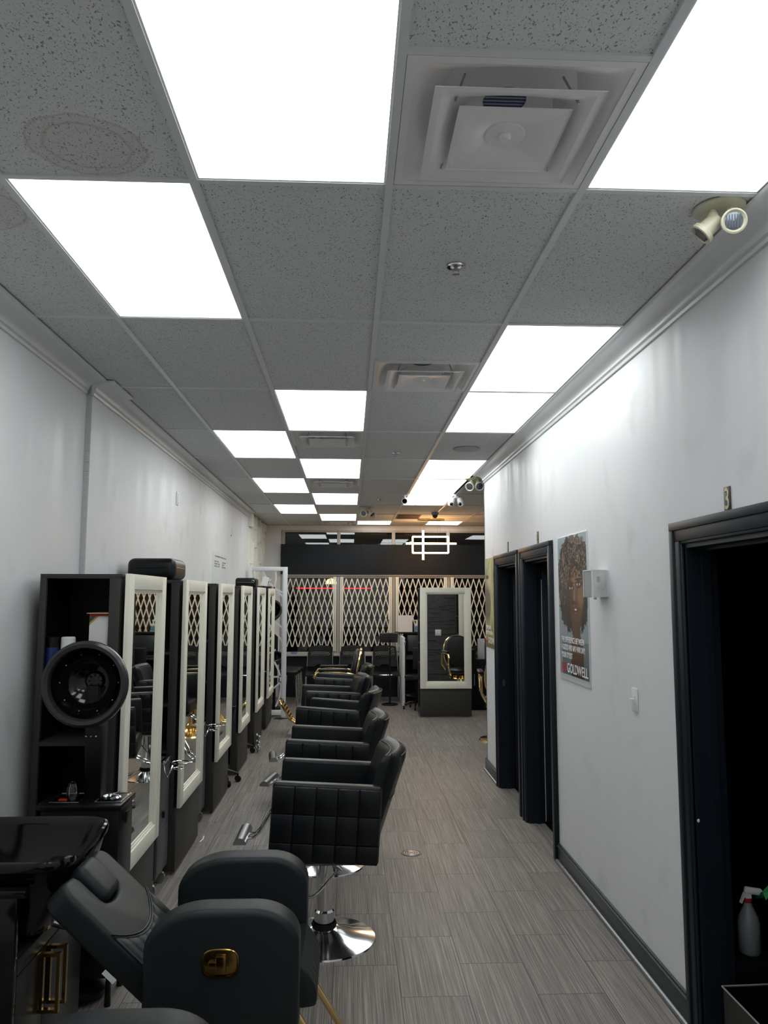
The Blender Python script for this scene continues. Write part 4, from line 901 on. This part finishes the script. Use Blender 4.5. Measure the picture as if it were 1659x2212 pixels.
# ================================================================== SALON CHAIRS
def make_salon_chair(label):
    """faces local -X"""
    t = thing('salon_chair', label, 'chair', (0, 0, 0), 0, 'row of black salon chairs facing the mirrors')
    MB().lathe([(0, .075), (.05, .073), (.09, .055), (.16, .030), (.235, .014), (.265, .008), (.268, .0), (0, 0)], 56).part('base_disc', 'chrome', t)
    MB().lathe([(.062, .062), (.066, .075), (.060, .088), (.055, .062)], 32).part('base_collar', 'rubber', t)
    MB().lathe([(.052, .075), (.052, .14), (.044, .15), (.044, .40), (.050, .405), (.050, .425), (.03, .43), (.03, .47)], 32).part('pump_column', 'chrome', t)
    b = MB(); b.tube([(.02, -.05, .40), (.06, -.085, .37), (.045, -.09, .34), (-.02, -.09, .27), (-.055, -.10, .245), (-.12, -.11, .24)], .006); b.tube([(.035, -.05, .40), (.075, -.06, .375), (.09, -.06, .36)], .008); b.part('pump_lever', 'chrome', t)
    tilt = Matrix.Translation((0, 0, .83)) @ Matrix.Rotation(.055, 4, 'Y') @ Matrix.Translation((0, 0, -.83))
    for sy_ in (-1, 1):
        yo = sy_*.31; yi = sy_*.245
        a_ = MB().box(-.25, .29, min(yo, yi), max(yo, yi), .47, .845, .018, 3, tilt).part('armrest', 'leather', t)
        b = MB()    # quilted outer face: 5 x 3 pillows
        for i in range(5):
            for j in range(3):
                x0 = -.245+i*.106; z0 = [.475, .565, .70][j]; z1 = [.563, .698, .828][j]
                ya, yb = (yo-.010, yo+.004) if sy_ < 0 else (yo-.004, yo+.010)
                b.box(x0+.001, x0+.105, ya, yb, z0, z1, .0065, 2, tilt)
        b.part('quilted_panel', 'leather', a_)
    MB().box(-.27, .20, -.240, .240, .43, .58, .035, 4).part('seat', 'leather', t)
    MB().box(-.12, .12, -.12, .12, .405, .43, .004).part('seat_plate', 'brushed', t)
    def ctr(u, v):   # u across -1..1, v up 0..1
        return V(.235+.155*v-.055*u*u, u*.255, .52+.46*v)
    def fr(i, j):
        u = -1+2*i; p = ctr(u, j); e = min(1, (1-abs(u))/.10); f = min(1, (1-j)/.12); k = math.sqrt(max(0, 1-(1-e)**2))*math.sqrt(max(0, 1-(1-f)**2)); return p+V(-.05*k, 0, .0)
    def bk(i, j):
        u = -1+2*i; p = ctr(u, j); e = min(1, (1-abs(u))/.10); f = min(1, (1-j)/.12); k = math.sqrt(max(0, 1-(1-e)**2))*math.sqrt(max(0, 1-(1-f)**2)); return p+V(.05*k+.002, 0, .0)
    MB().slab(24, 16, fr, bk).part('backrest', 'leather', t, ang=60)
    b = MB(); b.tube([fr(i/24, .955)+V(-.001, 0, 0) for i in range(2, 23)], .003, 6); b.tube([bk(i/24, .955)+V(.001, 0, 0) for i in range(2, 23)], .003, 6)
    b.tube([bk(i/24, .5)+V(.001, 0, 0) for i in range(2, 23)], .003, 6); b.part('piping', 'leather', t)
    # footrest
    b = MB()
    for y in (-.05, .05): b.tube([(-.10, y, .41), (-.25, y, .40), (-.36, y, .34), (-.43, y, .22), (-.47, y, .185), (-.53, y, .18)], .010)
    fo = b.part('footrest_arm', 'chrome', t)
    hp = [(.042*math.cos(a), .042*math.sin(a)) for a in [k*PI/12 for k in range(13)]]
    MB().prism(hp, .34, .0, 2, Matrix(((1, 0, 0, -.545), (0, 0, 1, -.17), (0, 1, 0, .175), (0, 0, 0, 1)))).part('footrest_bar', 'brushed', fo)
    return t
CL = ['nearest black quilted salon chair on round chrome base', 'second salon chair from the camera in the row', 'third salon chair in the row, slightly turned', 'fourth salon chair in the row, slightly turned', 'fifth salon chair in the row, just before the gold-armed chair']
CP = [(-.12, 4.25, 0), (-.15, 5.39, 0), (-.14, 6.85, -.17), (-.20, 7.98, .12), (-.13, 9.22, 0)]
ch0 = make_salon_chair(CL[0]); ch0.location = (CP[0][0], CP[0][1], 0)
for i in range(1, 5): dup(ch0, CL[i], (CP[i][0], CP[i][1], 0), CP[i][2])

# ================================================================== BARBER CHAIRS (gold)
def make_barber(label):
    """faces local -X"""
    t = thing('barber_chair', label, 'barber chair', (0, 0, 0), 0, 'ornate gold and black barber chairs')
    MB().lathe([(0, .10), (.05, .095), (.10, .065), (.20, .035), (.30, .018), (.315, .0), (0, 0)], 48).part('base_disc', 'gold', t)
    MB().lathe([(.07, .06), (.075, .12), (.055, .14), (.05, .30), (.075, .32), (.08, .36), (.05, .38)], 32).part('pump_column', 'gold', t)
    MB().lathe([(0, .38), (.20, .38), (.225, .40), (.225, .44), (.20, .46), (0, .46)], 40).part('seat_ring', 'gold', t)
    b = MB()
    for k in range(12):
        a = 2*PI*k/12; b.box(.222, .232, -.02, .02, .385, .455, .004, 2, Matrix.Rotation(a, 4, 'Z'))
    b.part('seat_ring_panel', 'black', t)
    MB().lathe([(0, .46), (.20, .46), (.235, .485), (.235, .52), (.20, .55), (0, .57)], 40).part('seat', 'leather', t)
    q = Matrix.Translation((.24, 0, .80)) @ Matrix.Rotation(.22, 4, 'Y') @ Matrix(((0, 0, 1, 0), (1, 0, 0, 0), (0, 1, 0, 0), (0, 0, 0, 1)))
    oval = [sup(2*PI*k/44, .235, .29, 2.3) for k in range(44)]
    MB().prism(oval, .07, .03, 4, q @ Matrix.Translation((0, 0, -.045))).part('backrest', 'leather', t, ang=60)
    b = MB(); b.tube([q @ V(x*1.02, y*1.02, .026) for x, y in oval], .016, 8, True); b.part('back_frame', 'gold', t)
    b = MB()
    for i in range(3):
        for j in range(4): b.sphere(q @ V(-.10+i*.10, -.16+j*.10, -.044), .009, seg=8)
    b.part('button', 'leather', t)
    for sy_ in (-1, 1):
        y = sy_*.285
        a_ = MB().tube([(.22, y*.8, .50), (.25, y, .60), (.22, y, .78), (.10, y, .80), (-.12, y, .81), (-.24, y, .79), (-.27, y, .74), (-.24, y, .70), (-.22, y, .62), (-.20, y*.9, .52), (-.12, y*.75, .44)], [.012, .014, .014, .016, .016, .018, .02, .014, .014, .016, .014], 10).part('arm_frame', 'gold', t)
        MB().box(-.22, .16, y-.035, y+.035, .815, .85, .014, 3).part('arm_pad', 'leather', a_)
        MB().tube([(-.24+.035*math.cos(a)*(1-a/14), y, .60+.05*math.sin(a)*(1-a/14)) for a in [k*.5 for k in range(20)]], .008, 8).part('scroll', 'gold', a_)
    b = MB()
    for y in (-.07, .07): b.tube([(-.14, y, .40), (-.26, y, .36), (-.34, y, .26), (-.40, y, .16), (-.52, y, .15), (-.60, y, .20)], .016, 10)
    f_ = b.part('footrest_arm', 'gold', t)
    q2 = Matrix.Translation((-.645, 0, .31)) @ Matrix.Rotation(-.55, 4, 'Y')
    MB().box(-.014, .014, -.14, .14, -.14, .14, .012, 3, q2).part('footrest_plate', 'dark_gold', f_)
    b = MB(); random.seed(3)
    for i in range(6):
        for j in range(6): b.sphere(q2 @ V(.016, -.115+i*.046, -.115+j*.046), random.uniform(.010, .018), (.5, 1, 1), 8)
    b.tube([q2 @ V(0, *sup(2*PI*k/32, .15, .15, 4)) for k in range(32)], .012, 8, True); b.part('footrest_relief', 'gold', f_)
    return t
bc = make_barber('gold and black barber chair with ornate footrest, last in the left row'); bc.location = (-.17, 10.35, 0)
dup(bc, 'gold barber chair at far right, half hidden behind the wall corner', (1.93, 9.80, 0), -PI/2-.12)

# ================================================================== TROLLEYS between the stations
def tool_trolley(label, x, y, w_, d_, h_, wheel=True):
    t = thing('tool_trolley', label, 'trolley', (x, y, 0), 0, 'rolling trolleys between the stations')
    MB().box(-w_/2, w_/2, -d_/2, d_/2, .10, h_, .004).part('cabinet', mat('slate_metal', (.045, .052, .056), .35) if 'slate' not in M else M['slate'], t)
    MB().box(-w_/2, -w_/2+.012, -d_/2, d_/2, h_, h_+.12, .002).part('back_board', 'slate', t); MB().box(w_/2-.09, w_/2-.08, -d_/2, d_/2, h_, h_+.11, .002).part('front_board', 'slate', t)
    MB().box(w_/2, w_/2+.003, -d_/2+.01, d_/2-.01, .12, .36, .001).part('drawer_front', 'slate', t)
    MB().box(w_/2+.003, w_/2+.015, -.02, .02, .42, .46, .003).part('latch', 'black', t)
    b = MB()
    for sx in (-1, 1):
        for sy_ in (-1, 1): b.cone((sx*(w_/2-.035), sy_*(d_/2-.035)-.012, .035), (sx*(w_/2-.035), sy_*(d_/2-.035)+.012, .035), .033); b.box(sx*(w_/2-.035)-.012, sx*(w_/2-.035)+.012, sy_*(d_/2-.035)-.02, sy_*(d_/2-.035)+.02, .06, .10)
    b.part('caster', 'brushed', t)
    b = MB()
    b.box(w_/2-.01, w_/2+.012, -.06, .12, h_-.012, h_+.012, .003); b.tube([(w_/2+.005, -.05, h_), (w_/2+.02, -.07, h_-.05), (w_/2+.035, -.07, h_-.085), (w_/2+.05, -.06, h_-.05), (w_/2+.06, -.04, h_-.02)], .006)
    ringp = lambda cx_, cy_, z_, r: [(cx_+r*math.cos(2*PI*k/28), cy_+r*math.sin(2*PI*k/28), z_) for k in range(28)]
    b.tube(ringp(w_/2+.105, -.02, h_-.005, .052), .0035, 8, True); b.tube(ringp(w_/2+.085, .0, h_-.045, .030), .003, 8, True); b.tube([(w_/2+.02, -.02, h_), (w_/2+.054, -.02, h_-.005)], .004)
    b.tube([(w_/2+.155, -.02, h_-.005), (w_/2+.175, -.02, h_-.004)], .004)
    b.part('dryer_holder', 'chrome', t); return t
M['slate'] = mat('slate_metal', (.045, .052, .056), .35)
tool_trolley('dark tall trolley with chrome dryer rings after the nearest station', -1.255, 4.97, .25, .30, .755)
tool_trolley('dark trolley with chrome dryer rings between second and third stations', -1.27, 6.29, .25, .34, .765)
# open dryer handle leaning in the second gap
def star_trolley(label, x, y, ht, bins=True):
    t = thing('bin_trolley', label, 'trolley', (x, y, 0), 0, 'rolling trolleys between the stations')
    b = MB()
    for k in range(5):
        a = 2*PI*k/5+.35; c_, s_ = math.cos(a), math.sin(a); b.tube([(0, 0, .11), (.10*c_, .10*s_, .11), (.19*c_, .19*s_, .075)], [.02, .016, .012], 8)
    b.part('star_base', 'black', t)
    b = MB()
    for k in range(5):
        a = 2*PI*k/5+.35; c_, s_ = math.cos(a), math.sin(a); p = V(.195*c_, .195*s_, .028); n_ = V(-s_, c_, 0)*.010
        b.cone(p-n_*2, p-n_*.4, .028); b.cone(p+n_*.4, p+n_*2, .028); b.cone(V(p.x, p.y, .03), V(p.x, p.y, .08), .008)
    b.part('caster', 'rubber', t)
    MB().cone((0, 0, .1), (0, 0, ht), .018).part('column', 'black', t)
    if bins:
        for (bx, by) in ((-.06, 0), (.09, -.01), (0, .12)):
            MB().lathe([(.055, ht-.13), (.066, ht-.005), (.073, ht), (.070, ht+.004), (.060, ht-.01), (.05, ht-.12), (0, ht-.12)], 20, Matrix.Translation((bx, by, 0)), cap0=True).part('bin', 'black', t)
    else:
        MB().box(-.16, .12, -.12, .14, ht-.02, ht, .008).box(-.13, .10, -.10, .10, ht-.17, ht-.02, .01).part('tray', 'black', t)
    return t
star_trolley('black trolley with three round bins between third and fourth stations', -1.24, 7.66, .72)
star_trolley('black trolley with flat tray between fourth and fifth stations', -1.27, 9.04, .72, False)
tool_trolley('trolley with chrome holder just before the farthest left station', -1.33, 10.36, .22, .26, .80)
# small power strip parts on the floor
MB().tube([(0, 0, .005), (.012, .06, .006), (.004, .14, .005)], .005).one('floor_cable', 'paper', 'white cable on floor beside the second station foot', 'cable', None, (-1.065, 5.86, 0))
t = thing('tissue_bundle', 'small bundle of clear wrap on floor by fifth station', 'bundle', (-1.03, 9.15, 0))
b = MB(); random.seed(9)
for k in range(9): b.sphere((random.uniform(-.02, .02), random.uniform(-.05, .05), .02+.022*k), random.uniform(.014, .026), (1, 1, .8), 8)
b.part('wrap', 'brushed', t); MB().tube([(-.0, 0, .0), (-.06, .02, .10), (-.07, .0, .22)], .004).part('cord', 'black', t)

# ================================================================== FLOOR DRAIN
t = thing('floor_drain', 'round metal drain cover set in the floor of the aisle', 'drain', (.438, 5.578, 0))
M['drain'] = mat('dull_steel', (.10, .10, .10), .4, .6)
MB().lathe([(.072, 0), (.070, .003), (.060, .003), (.060, .001), (0, .001)], 40).part('rim', 'drain', t)
b = MB()
for r_ in (.012, .028, .044): b.lathe([(r_, .0012), (r_+.002, .004), (r_+.008, .004), (r_+.010, .0012)], 32)
b.part('grate', 'brushed', t)

# ================================================================== FRONT OF THE SHOP
# folding scissor gates, one per window bay
GL = ['cream folding scissor gate over the leftmost front window', 'cream folding scissor gate over second window from left', 'cream folding scissor gate over third window, behind paper sheet', 'cream folding scissor gate over fourth window, right of island station', 'cream folding scissor gate over the last window on the right']
for i in range(5):
    x0, x1 = MXS[i]+.035, MXS[i+1]-.035; yg = YF-.045
    t = thing('scissor_gate', GL[i], 'gate', (0, 0, 0), 0, 'folding scissor window gates')
    for px in (x0+.012, x0+.042, x1-.042, x1-.012): MB().box(px-.012, px+.012, yg-.012, yg+.012, .80, 2.115, .002).part('post', 'cream_paint', t)
    MB().box(x1-.065, x1-.035, yg-.02, yg+.012, 1.36, 1.52, .002).part('lock_case', 'cream_paint', t)
    xa, xb = x0+.055, x1-.055; n_ = 8; p = (xb-xa)/n_; zt, zb_ = 2.085, .88; sl_ = .052/.178; b = MB()
    for dr in (-1, 1):
        for k in range(-8, n_+8):
            xt = xa+(k+.5)*p; za, zc = zt, zb_
            # clip against the posts
            def xat(z_): return xt+dr*(zt-z_)*sl_
            zs = [z_ for z_ in (zt, zb_)]
            lo, hi = zb_, zt
            # dr>0: x grows as z falls
            if dr > 0:
                hi = min(zt, zt-(xa-xt)/sl_) if xt < xa else zt; lo = max(zb_, zt-(xb-xt)/sl_)
            else:
                hi = min(zt, zt-(xt-xb)/sl_) if xt > xb else zt; lo = max(zb_, zt-(xt-xa)/sl_)
            if hi-lo < .02: continue
            yo = yg+dr*.006
            b.bar((xat(hi), yo, hi), (xat(lo), yo, lo), .004, .017)
    b.part('lattice', 'cream_paint', t)
# white lattice screen at the end of the station row
t = thing('divider_screen', 'white framed divider screen with curved bars behind farthest station', 'screen', (0, 11.75, 0))
xa, xb, zt = -1.515, -.93, 2.205
b = MB(); b.box(xa, xa+.06, -.03, .03, 0, zt, .004).box(xb-.06, xb, -.03, .03, 0, zt, .004).box(xa+.06, xb-.06, -.03, .03, zt-.06, zt, .004).box(xa+.06, xb-.06, -.03, .03, .03, .10, .004)
b.box(xa+.06, xa+.072, -.015, .015, .1, zt-.06).box(xb-.072, xb-.06, -.015, .015, .1, zt-.06); b.part('frame', 'white', t)
b = MB(); W0, W1 = xa+.06, xb-.06
def arcb(pts):
    for p_, q_ in zip(pts[:-1], pts[1:]):
        b.bar((p_[0], 0, p_[1]), (q_[0], 0, q_[1]), .028, .024)
def qarc(cx_, cz_, r, a0, a1): return [(min(max(cx_+r*math.cos(a0+(a1-a0)*k/12), W0), W1), cz_+r*math.sin(a0+(a1-a0)*k/12)) for k in range(13)]
arcb(qarc(-1.60, 2.05, .50, -.9, .3)); arcb(qarc(-.85, 2.25, .45, PI+.2, PI+1.35)); arcb(qarc(-1.40, 1.30, .62, -.3, 1.0)); arcb(qarc(-.80, 1.55, .60, PI-.9, PI+.6)); arcb(qarc(-1.50, .75, .62, -.2, 1.1)); arcb(qarc(-.75, .55, .55, PI-.9, PI+.3)); arcb(qarc(-1.62, .45, .62, -.5, .6)); arcb(qarc(-1.1, 1.0, .42, -2.2, -.4))
arcb([(W0, .12), (W1, .52)]); arcb([(W0, 1.62), (W1, 1.30)])
b.part('curved_bars', 'white', t)
# spare hooded dryers behind the screen
t = thing('hooded_dryer', 'spare black dryer standing behind the white divider screen', 'hair dryer', (-1.25, 12.40, 0), .0)
hood(t, V(0, -.02, 1.55), .20, -.6); MB().cone((0, .12, .1), (0, .12, 1.5), .025).part('post', 'black', t); MB().lathe([(0, 0), (.22, 0), (.22, .03), (.05, .07), (.03, .12), (0, .12)], 28, Matrix.Translation((0, .12, 0))).part('base', 'black', t)
MB().box(-.10, .13, .02, .07, .35, 1.18, .04, 3).part('draped_cape', 'rubber', t)
t = thing('hooded_dryer', 'low black dryer head showing through the divider screen bars', 'hair dryer', (-1.13, 11.93, 0), 0)
hood(t, V(0, 0, .86), .15, -1.1); MB().cone((0, .10, .05), (0, .10, .84), .025).part('post', 'black', t); MB().lathe([(0, 0), (.16, 0), (.16, .03), (.05, .05), (0, .05)], 28, Matrix.Translation((0, .10, 0))).part('base', 'black', t)
MB().tube([(0, 0, .004), (.10, -.03, .004), (.16, .04, .004), (.08, .08, .004), (.02, .05, .008), (.12, .0, .008), (.26, .06, .004)], .005).one('power_cable', 'black', 'loop of black cable on floor under the divider screen', 'cable', None, (-1.08, 11.55, 0))
# stools
def make_stool(label):
    t = thing('waiting_stool', label, 'stool', (0, 0, 0), 0, 'black padded stools behind the screen')
    MB().box(-.16, .16, -.13, .13, .50, .58, .03, 3).part('seat', 'leather', t)
    for sx in (-1, 1):
        for sy_ in (-1, 1): MB().tube([(sx*.12, sy_*.10, .51), (sx*.15, sy_*.13, .0)], .009, 8).part('leg', 'chrome', t)
    return t
s0 = make_stool('black padded stool right beside white screen, nearest of three'); s0.location = (-.98, 12.90, 0)
dup(s0, 'black padded stool in the middle of three beside the screen', (-.96, 13.22, 0)); dup(s0, 'black padded stool nearest the window ledge beside the screen', (-.94, 13.54, 0))
# perforated waiting chairs
def make_waiting(label):
    """faces local -Y"""
    t = thing('waiting_chair', label, 'chair', (0, 0, 0), 0, 'perforated black waiting chairs under the windows')
    def bs(u, v):
        x = (u-.5)*(.46-.05*v*v-.02); wv = 1-((u-.5)*2)**2; return V(x, .20+.05*v+.035*wv, .56+.36*v*(.93+.07*wv))
    b = MB(); nu, nv = 30, 30; vs = [[b.bm.verts.new(bs(i/nu, j/nv)) for j in range(nv+1)] for i in range(nu+1)]
    vs2 = [[b.bm.verts.new(bs(i/nu, j/nv)+V(0, .012, 0)) for j in range(nv+1)] for i in range(nu+1)]
    hole = lambda i, j: 2 < i < nu-3 and 9 < j < nv-3 and (i % 2 == (0 if (j//2) % 2 else 1)) and j % 2 == 0
    F = b.bm.faces.new
    solid = {(i, j) for i in range(nu) for j in range(nv) if not hole(i, j) and not (j < 3 and abs(i-nu/2+.5) < 6-j)}
    for (i, j) in solid:
        F((vs[i][j], vs[i+1][j], vs[i+1][j+1], vs[i][j+1])); F((vs2[i][j], vs2[i][j+1], vs2[i+1][j+1], vs2[i+1][j]))
        for (di, dj, a, c) in ((-1, 0, (i, j+1), (i, j)), (1, 0, (i+1, j), (i+1, j+1)), (0, -1, (i, j), (i+1, j)), (0, 1, (i+1, j+1), (i, j+1))):
            if (i+di, j+dj) not in solid: F((vs[a[0]][a[1]], vs[c[0]][c[1]], vs2[c[0]][c[1]], vs2[a[0]][a[1]]))
    b.part('backrest', 'mesh_black', t)
    def ss(u, v): return V((u-.5)*.46, -.24+.44*v, .485-.02*math.cos((u-.5)*2)+.03*abs(u-.5)-.03*max(0, .2-v)/.2)
    MB().slab(14, 10, ss, lambda u, v: ss(u, v)-V(0, 0, .022)).part('seat', 'mesh_black', t)
    for sx in (-1, 1):
        MB().tube([(sx*.22, -.20, .46), (sx*.235, -.24, .0)], .010, 8).part('leg', 'chrome', t); MB().tube([(sx*.215, .24, .80), (sx*.225, .19, .50), (sx*.235, .22, .0)], .010, 8).part('leg', 'chrome', t)
    MB().tube([(-.225, -.2, .45), (.225, -.2, .45)], .009).part('stretcher', 'chrome', t)
    return t
w0 = make_waiting('black perforated waiting chair on the left under the windows'); w0.location = (-.50, 13.50, 0)
dup(w0, 'middle of three black perforated waiting chairs under the windows', (.06, 13.50, 0)); dup(w0, 'perforated waiting chair behind the black sign stand', (.625, 13.50, 0)); dup(w0, 'perforated waiting chair at far right by the blonde poster edge', (2.35, 13.5, 0))
# small packet on the ledge
MB().box(-.05, .05, -.04, .04, 0, .035, .003).one('tissue_packet', mat('packet', (.15, .20, .45), .5, var=.5, scale=60), 'small blue and white packet on left end of window ledge', 'packet', None, (-.97, YF-.10, .757))
# sign stand
t = thing('sign_stand', 'black pole stand with tilted sign holder and round base', 'sign stand', (.675, 13.0, 0))
MB().lathe([(0, 0), (.135, 0), (.135, .015), (.12, .022), (.02, .03), (0, .03)], 36).part('base', 'black', t); MB().cone((0, 0, .03), (0, 0, 1.05), .014).part('pole', 'black', t)
q = Matrix.Translation((-.02, 0, 1.09)) @ Matrix.Rotation(-.9, 4, 'X') @ Matrix.Rotation(0, 4, 'Z')
MB().box(-.155, .155, -.10, .10, -.01, .01, .004, 2, q).box(-.155, .155, -.012, .012, .01, .018, .002, 2, q).part('sign_holder', 'slate', t)
# reception desk
t = thing('reception_desk', 'dark reception desk with white end panel left of island', 'desk', (0, 0, 0))
MB().box(.875, .915, 12.86, 13.72, 0, 1.10, .003).part('end_panel', 'white', t)
MB().box(.915, .94, 12.9, 13.68, 0, 1.08).box(.94, 2.0, 13.30, 13.68, 0, .74).box(.94, 2.0, 13.62, 13.70, .74, 1.12).part('carcass', 'carcass', t)
MB().box(.80, 2.0, 13.50, 13.78, 1.13, 1.155, .003).part('counter_top', 'carcass', t)
MB().box(.94, 2.0, 12.90, 13.62, .74, .765, .003).part('worktop', 'laminate', t)
MB().box(.90, .93, 12.852, 12.86, .98, 1.04, .002).part('hinge', 'brushed', t)
MB().box(.83, 1.075, -.002, .002, 0, .285).one('paper_sheet', 'paper', 'blank white paper sheet standing on reception counter', 'paper', None, (.02, 13.56, 1.157))
t = thing('sanitizer_bottle', 'clear pump bottle with blue label on reception counter', 'bottle', (1.17, 13.62, 1.157))
MB().box(-.04, .04, -.025, .025, 0, .14, .012, 3).part('body', mat('cloudy_plastic', (.50, .55, .58), .3), t); MB().box(-.035, .035, -.0265, -.0255, .02, .10).part('label_print', mat('blue_label', (.10, .25, .40), .5), t)
MB().cone((0, 0, .14), (0, 0, .19), .012).box(-.02, .02, -.01, .01, .185, .205, .004).cone((0, 0, .195), (-.045, 0, .20), .007).part('pump', 'white', t)
t = thing('monitor', 'black computer monitor seen from behind on the reception desk', 'monitor', (1.12, 13.05, .765), 0)
MB().box(-.15, .23, -.02, .02, .10, .36, .006).part('screen', 'slate', t); MB().cone((.02, .02, .01), (.02, .02, .12), .02).part('neck', 'black', t); MB().box(-.08, .12, -.07, .09, 0, .012, .003).part('foot', 'black', t)
# task chair tucked behind the island
t = thing('task_chair', 'black rolling task chair between reception desk and island station', 'chair', (1.075, 12.52, 0))
b = MB(); c2_ = MB()
for k in range(5):
    a = 2*PI*k/5+PI+.12; c_, s_ = math.cos(a), math.sin(a); b.tube([(0, 0, .11), (.12*c_, .12*s_, .11), (.20*c_, .20*s_, .07)], [.022, .018, .012], 8); c2_.cone((.205*c_-.012, .205*s_, .028), (.205*c_+.012, .205*s_, .028), .028)
b.part('star_base', 'black', t); c2_.part('caster', 'rubber', t)
MB().cone((0, 0, .1), (0, 0, .46), .02).part('column', 'black', t); MB().lathe([(0, .20), (.15, .20), (.165, .215), (.15, .225), (0, .225)], 28).part('foot_ring', 'black', t)
MB().lathe([(0, .46), (.17, .46), (.195, .48), (.19, .52), (.15, .535), (0, .535)], 28).part('seat', 'leather', t)
MB().box(-.05, .19, .13, .17, .60, .95, .02, 3).part('backrest', 'mesh_black', t)
# dark cabinet and papers on the right of the island
t = thing('side_cabinet', 'dark cabinet with steel bar handle right of island station', 'cabinet', (0, 0, 0))
MB().box(1.90, 2.0, 12.35, 12.78, 0, .93, .003).box(2.0, 2.42, 12.35, 12.78, 0, .78, .003).part('body', 'carcass', t)
d_ = MB().box(1.902, 2.06, 12.335, 12.349, .05, .76, .002).part('door', 'carcass', t); MB().tube([(1.965, 12.335, .38), (1.965, 12.31, .38), (1.965, 12.31, .56), (1.965, 12.335, .56)], .006).part('handle', 'brushed', d_)
MB().box(-.055, .055, -.004, .004, 0, .32, .001).one('pinned_papers', 'paper', 'white papers pinned upright on cabinet right of island station', 'paper', None, (2.10, 12.45, .782))
MB().box(-.12, .12, -.10, .10, 0, .22, .01).box(-.10, .12, -.09, .09, .22, .32, .01).one('card_printer', 'slate', 'black boxy printer on the cabinet at far right', 'printer', None, (2.30, 12.60, .782))

# ================================================================== INSIDE DOORWAY 3
t = thing('spray_bottle', 'cloudy spray bottle with red collar inside the nearest doorway', 'spray bottle', (1.655, 3.30, .31))
MB().lathe([(0, 0), (.038, .0), (.044, .01), (.043, .12), (.036, .145), (.018, .185), (.014, .20), (0, .20)], 28).part('body', mat('cloudy_bottle', (.20, .22, .23), .35), t)
MB().lathe([(.016, .198), (.016, .215), (0, .215)], 20).part('collar', 'red', t)
MB().box(-.048, .025, -.012, .012, .228, .255, .008, 3, Matrix.Rotation(.15, 4, 'Y')).box(-.012, .012, -.01, .01, .21, .235).bar((-.012, 0, .235), (-.030, 0, .195), .012, .008).part('trigger_head', 'paper', t)
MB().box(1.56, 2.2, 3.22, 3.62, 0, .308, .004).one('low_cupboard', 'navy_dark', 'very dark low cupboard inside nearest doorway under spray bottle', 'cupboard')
b = MB(); fz = lambda u, v: .085-.07*abs(u-.3)+.02*math.sin(u*9+v*5)
b.slab(14, 8, lambda u, v: V(.26*u, .08*v, fz(u, v)), lambda u, v: V(.26*u, .08*v, fz(u, v)-.004))
b.one('green_cloth', 'green', 'crumpled green cloth at the right edge inside nearest doorway', 'cloth', None, (1.70, 3.24, .475))
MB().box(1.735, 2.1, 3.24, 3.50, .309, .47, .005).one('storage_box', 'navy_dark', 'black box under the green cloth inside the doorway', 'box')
t = thing('waste_bin', 'dark low bin with pale liner edge in the nearest doorway', 'bin', (1.60, 2.90, 0))
b = MB(); X_, Y_, H_ = .15, .215, .268
b.box(-X_, -X_+.005, -Y_, Y_, 0, H_).box(X_-.005, X_, -Y_, Y_, 0, H_).box(-X_+.005, X_-.005, -Y_, -Y_+.005, 0, H_).box(-X_+.005, X_-.005, Y_-.005, Y_, 0, H_).box(-X_+.005, X_-.005, -Y_+.005, Y_-.005, 0, .01); b.part('bucket', 'black', t)
MB().tube([(-X_-.003, -Y_-.003, H_+.002), (X_+.003, -Y_-.003, H_-.004), (X_+.003, Y_+.003, H_+.006), (-X_-.003, Y_+.003, H_)], .0035, 6, True).part('liner_edge', mat('bin_liner', (.30, .30, .28), .3), t)
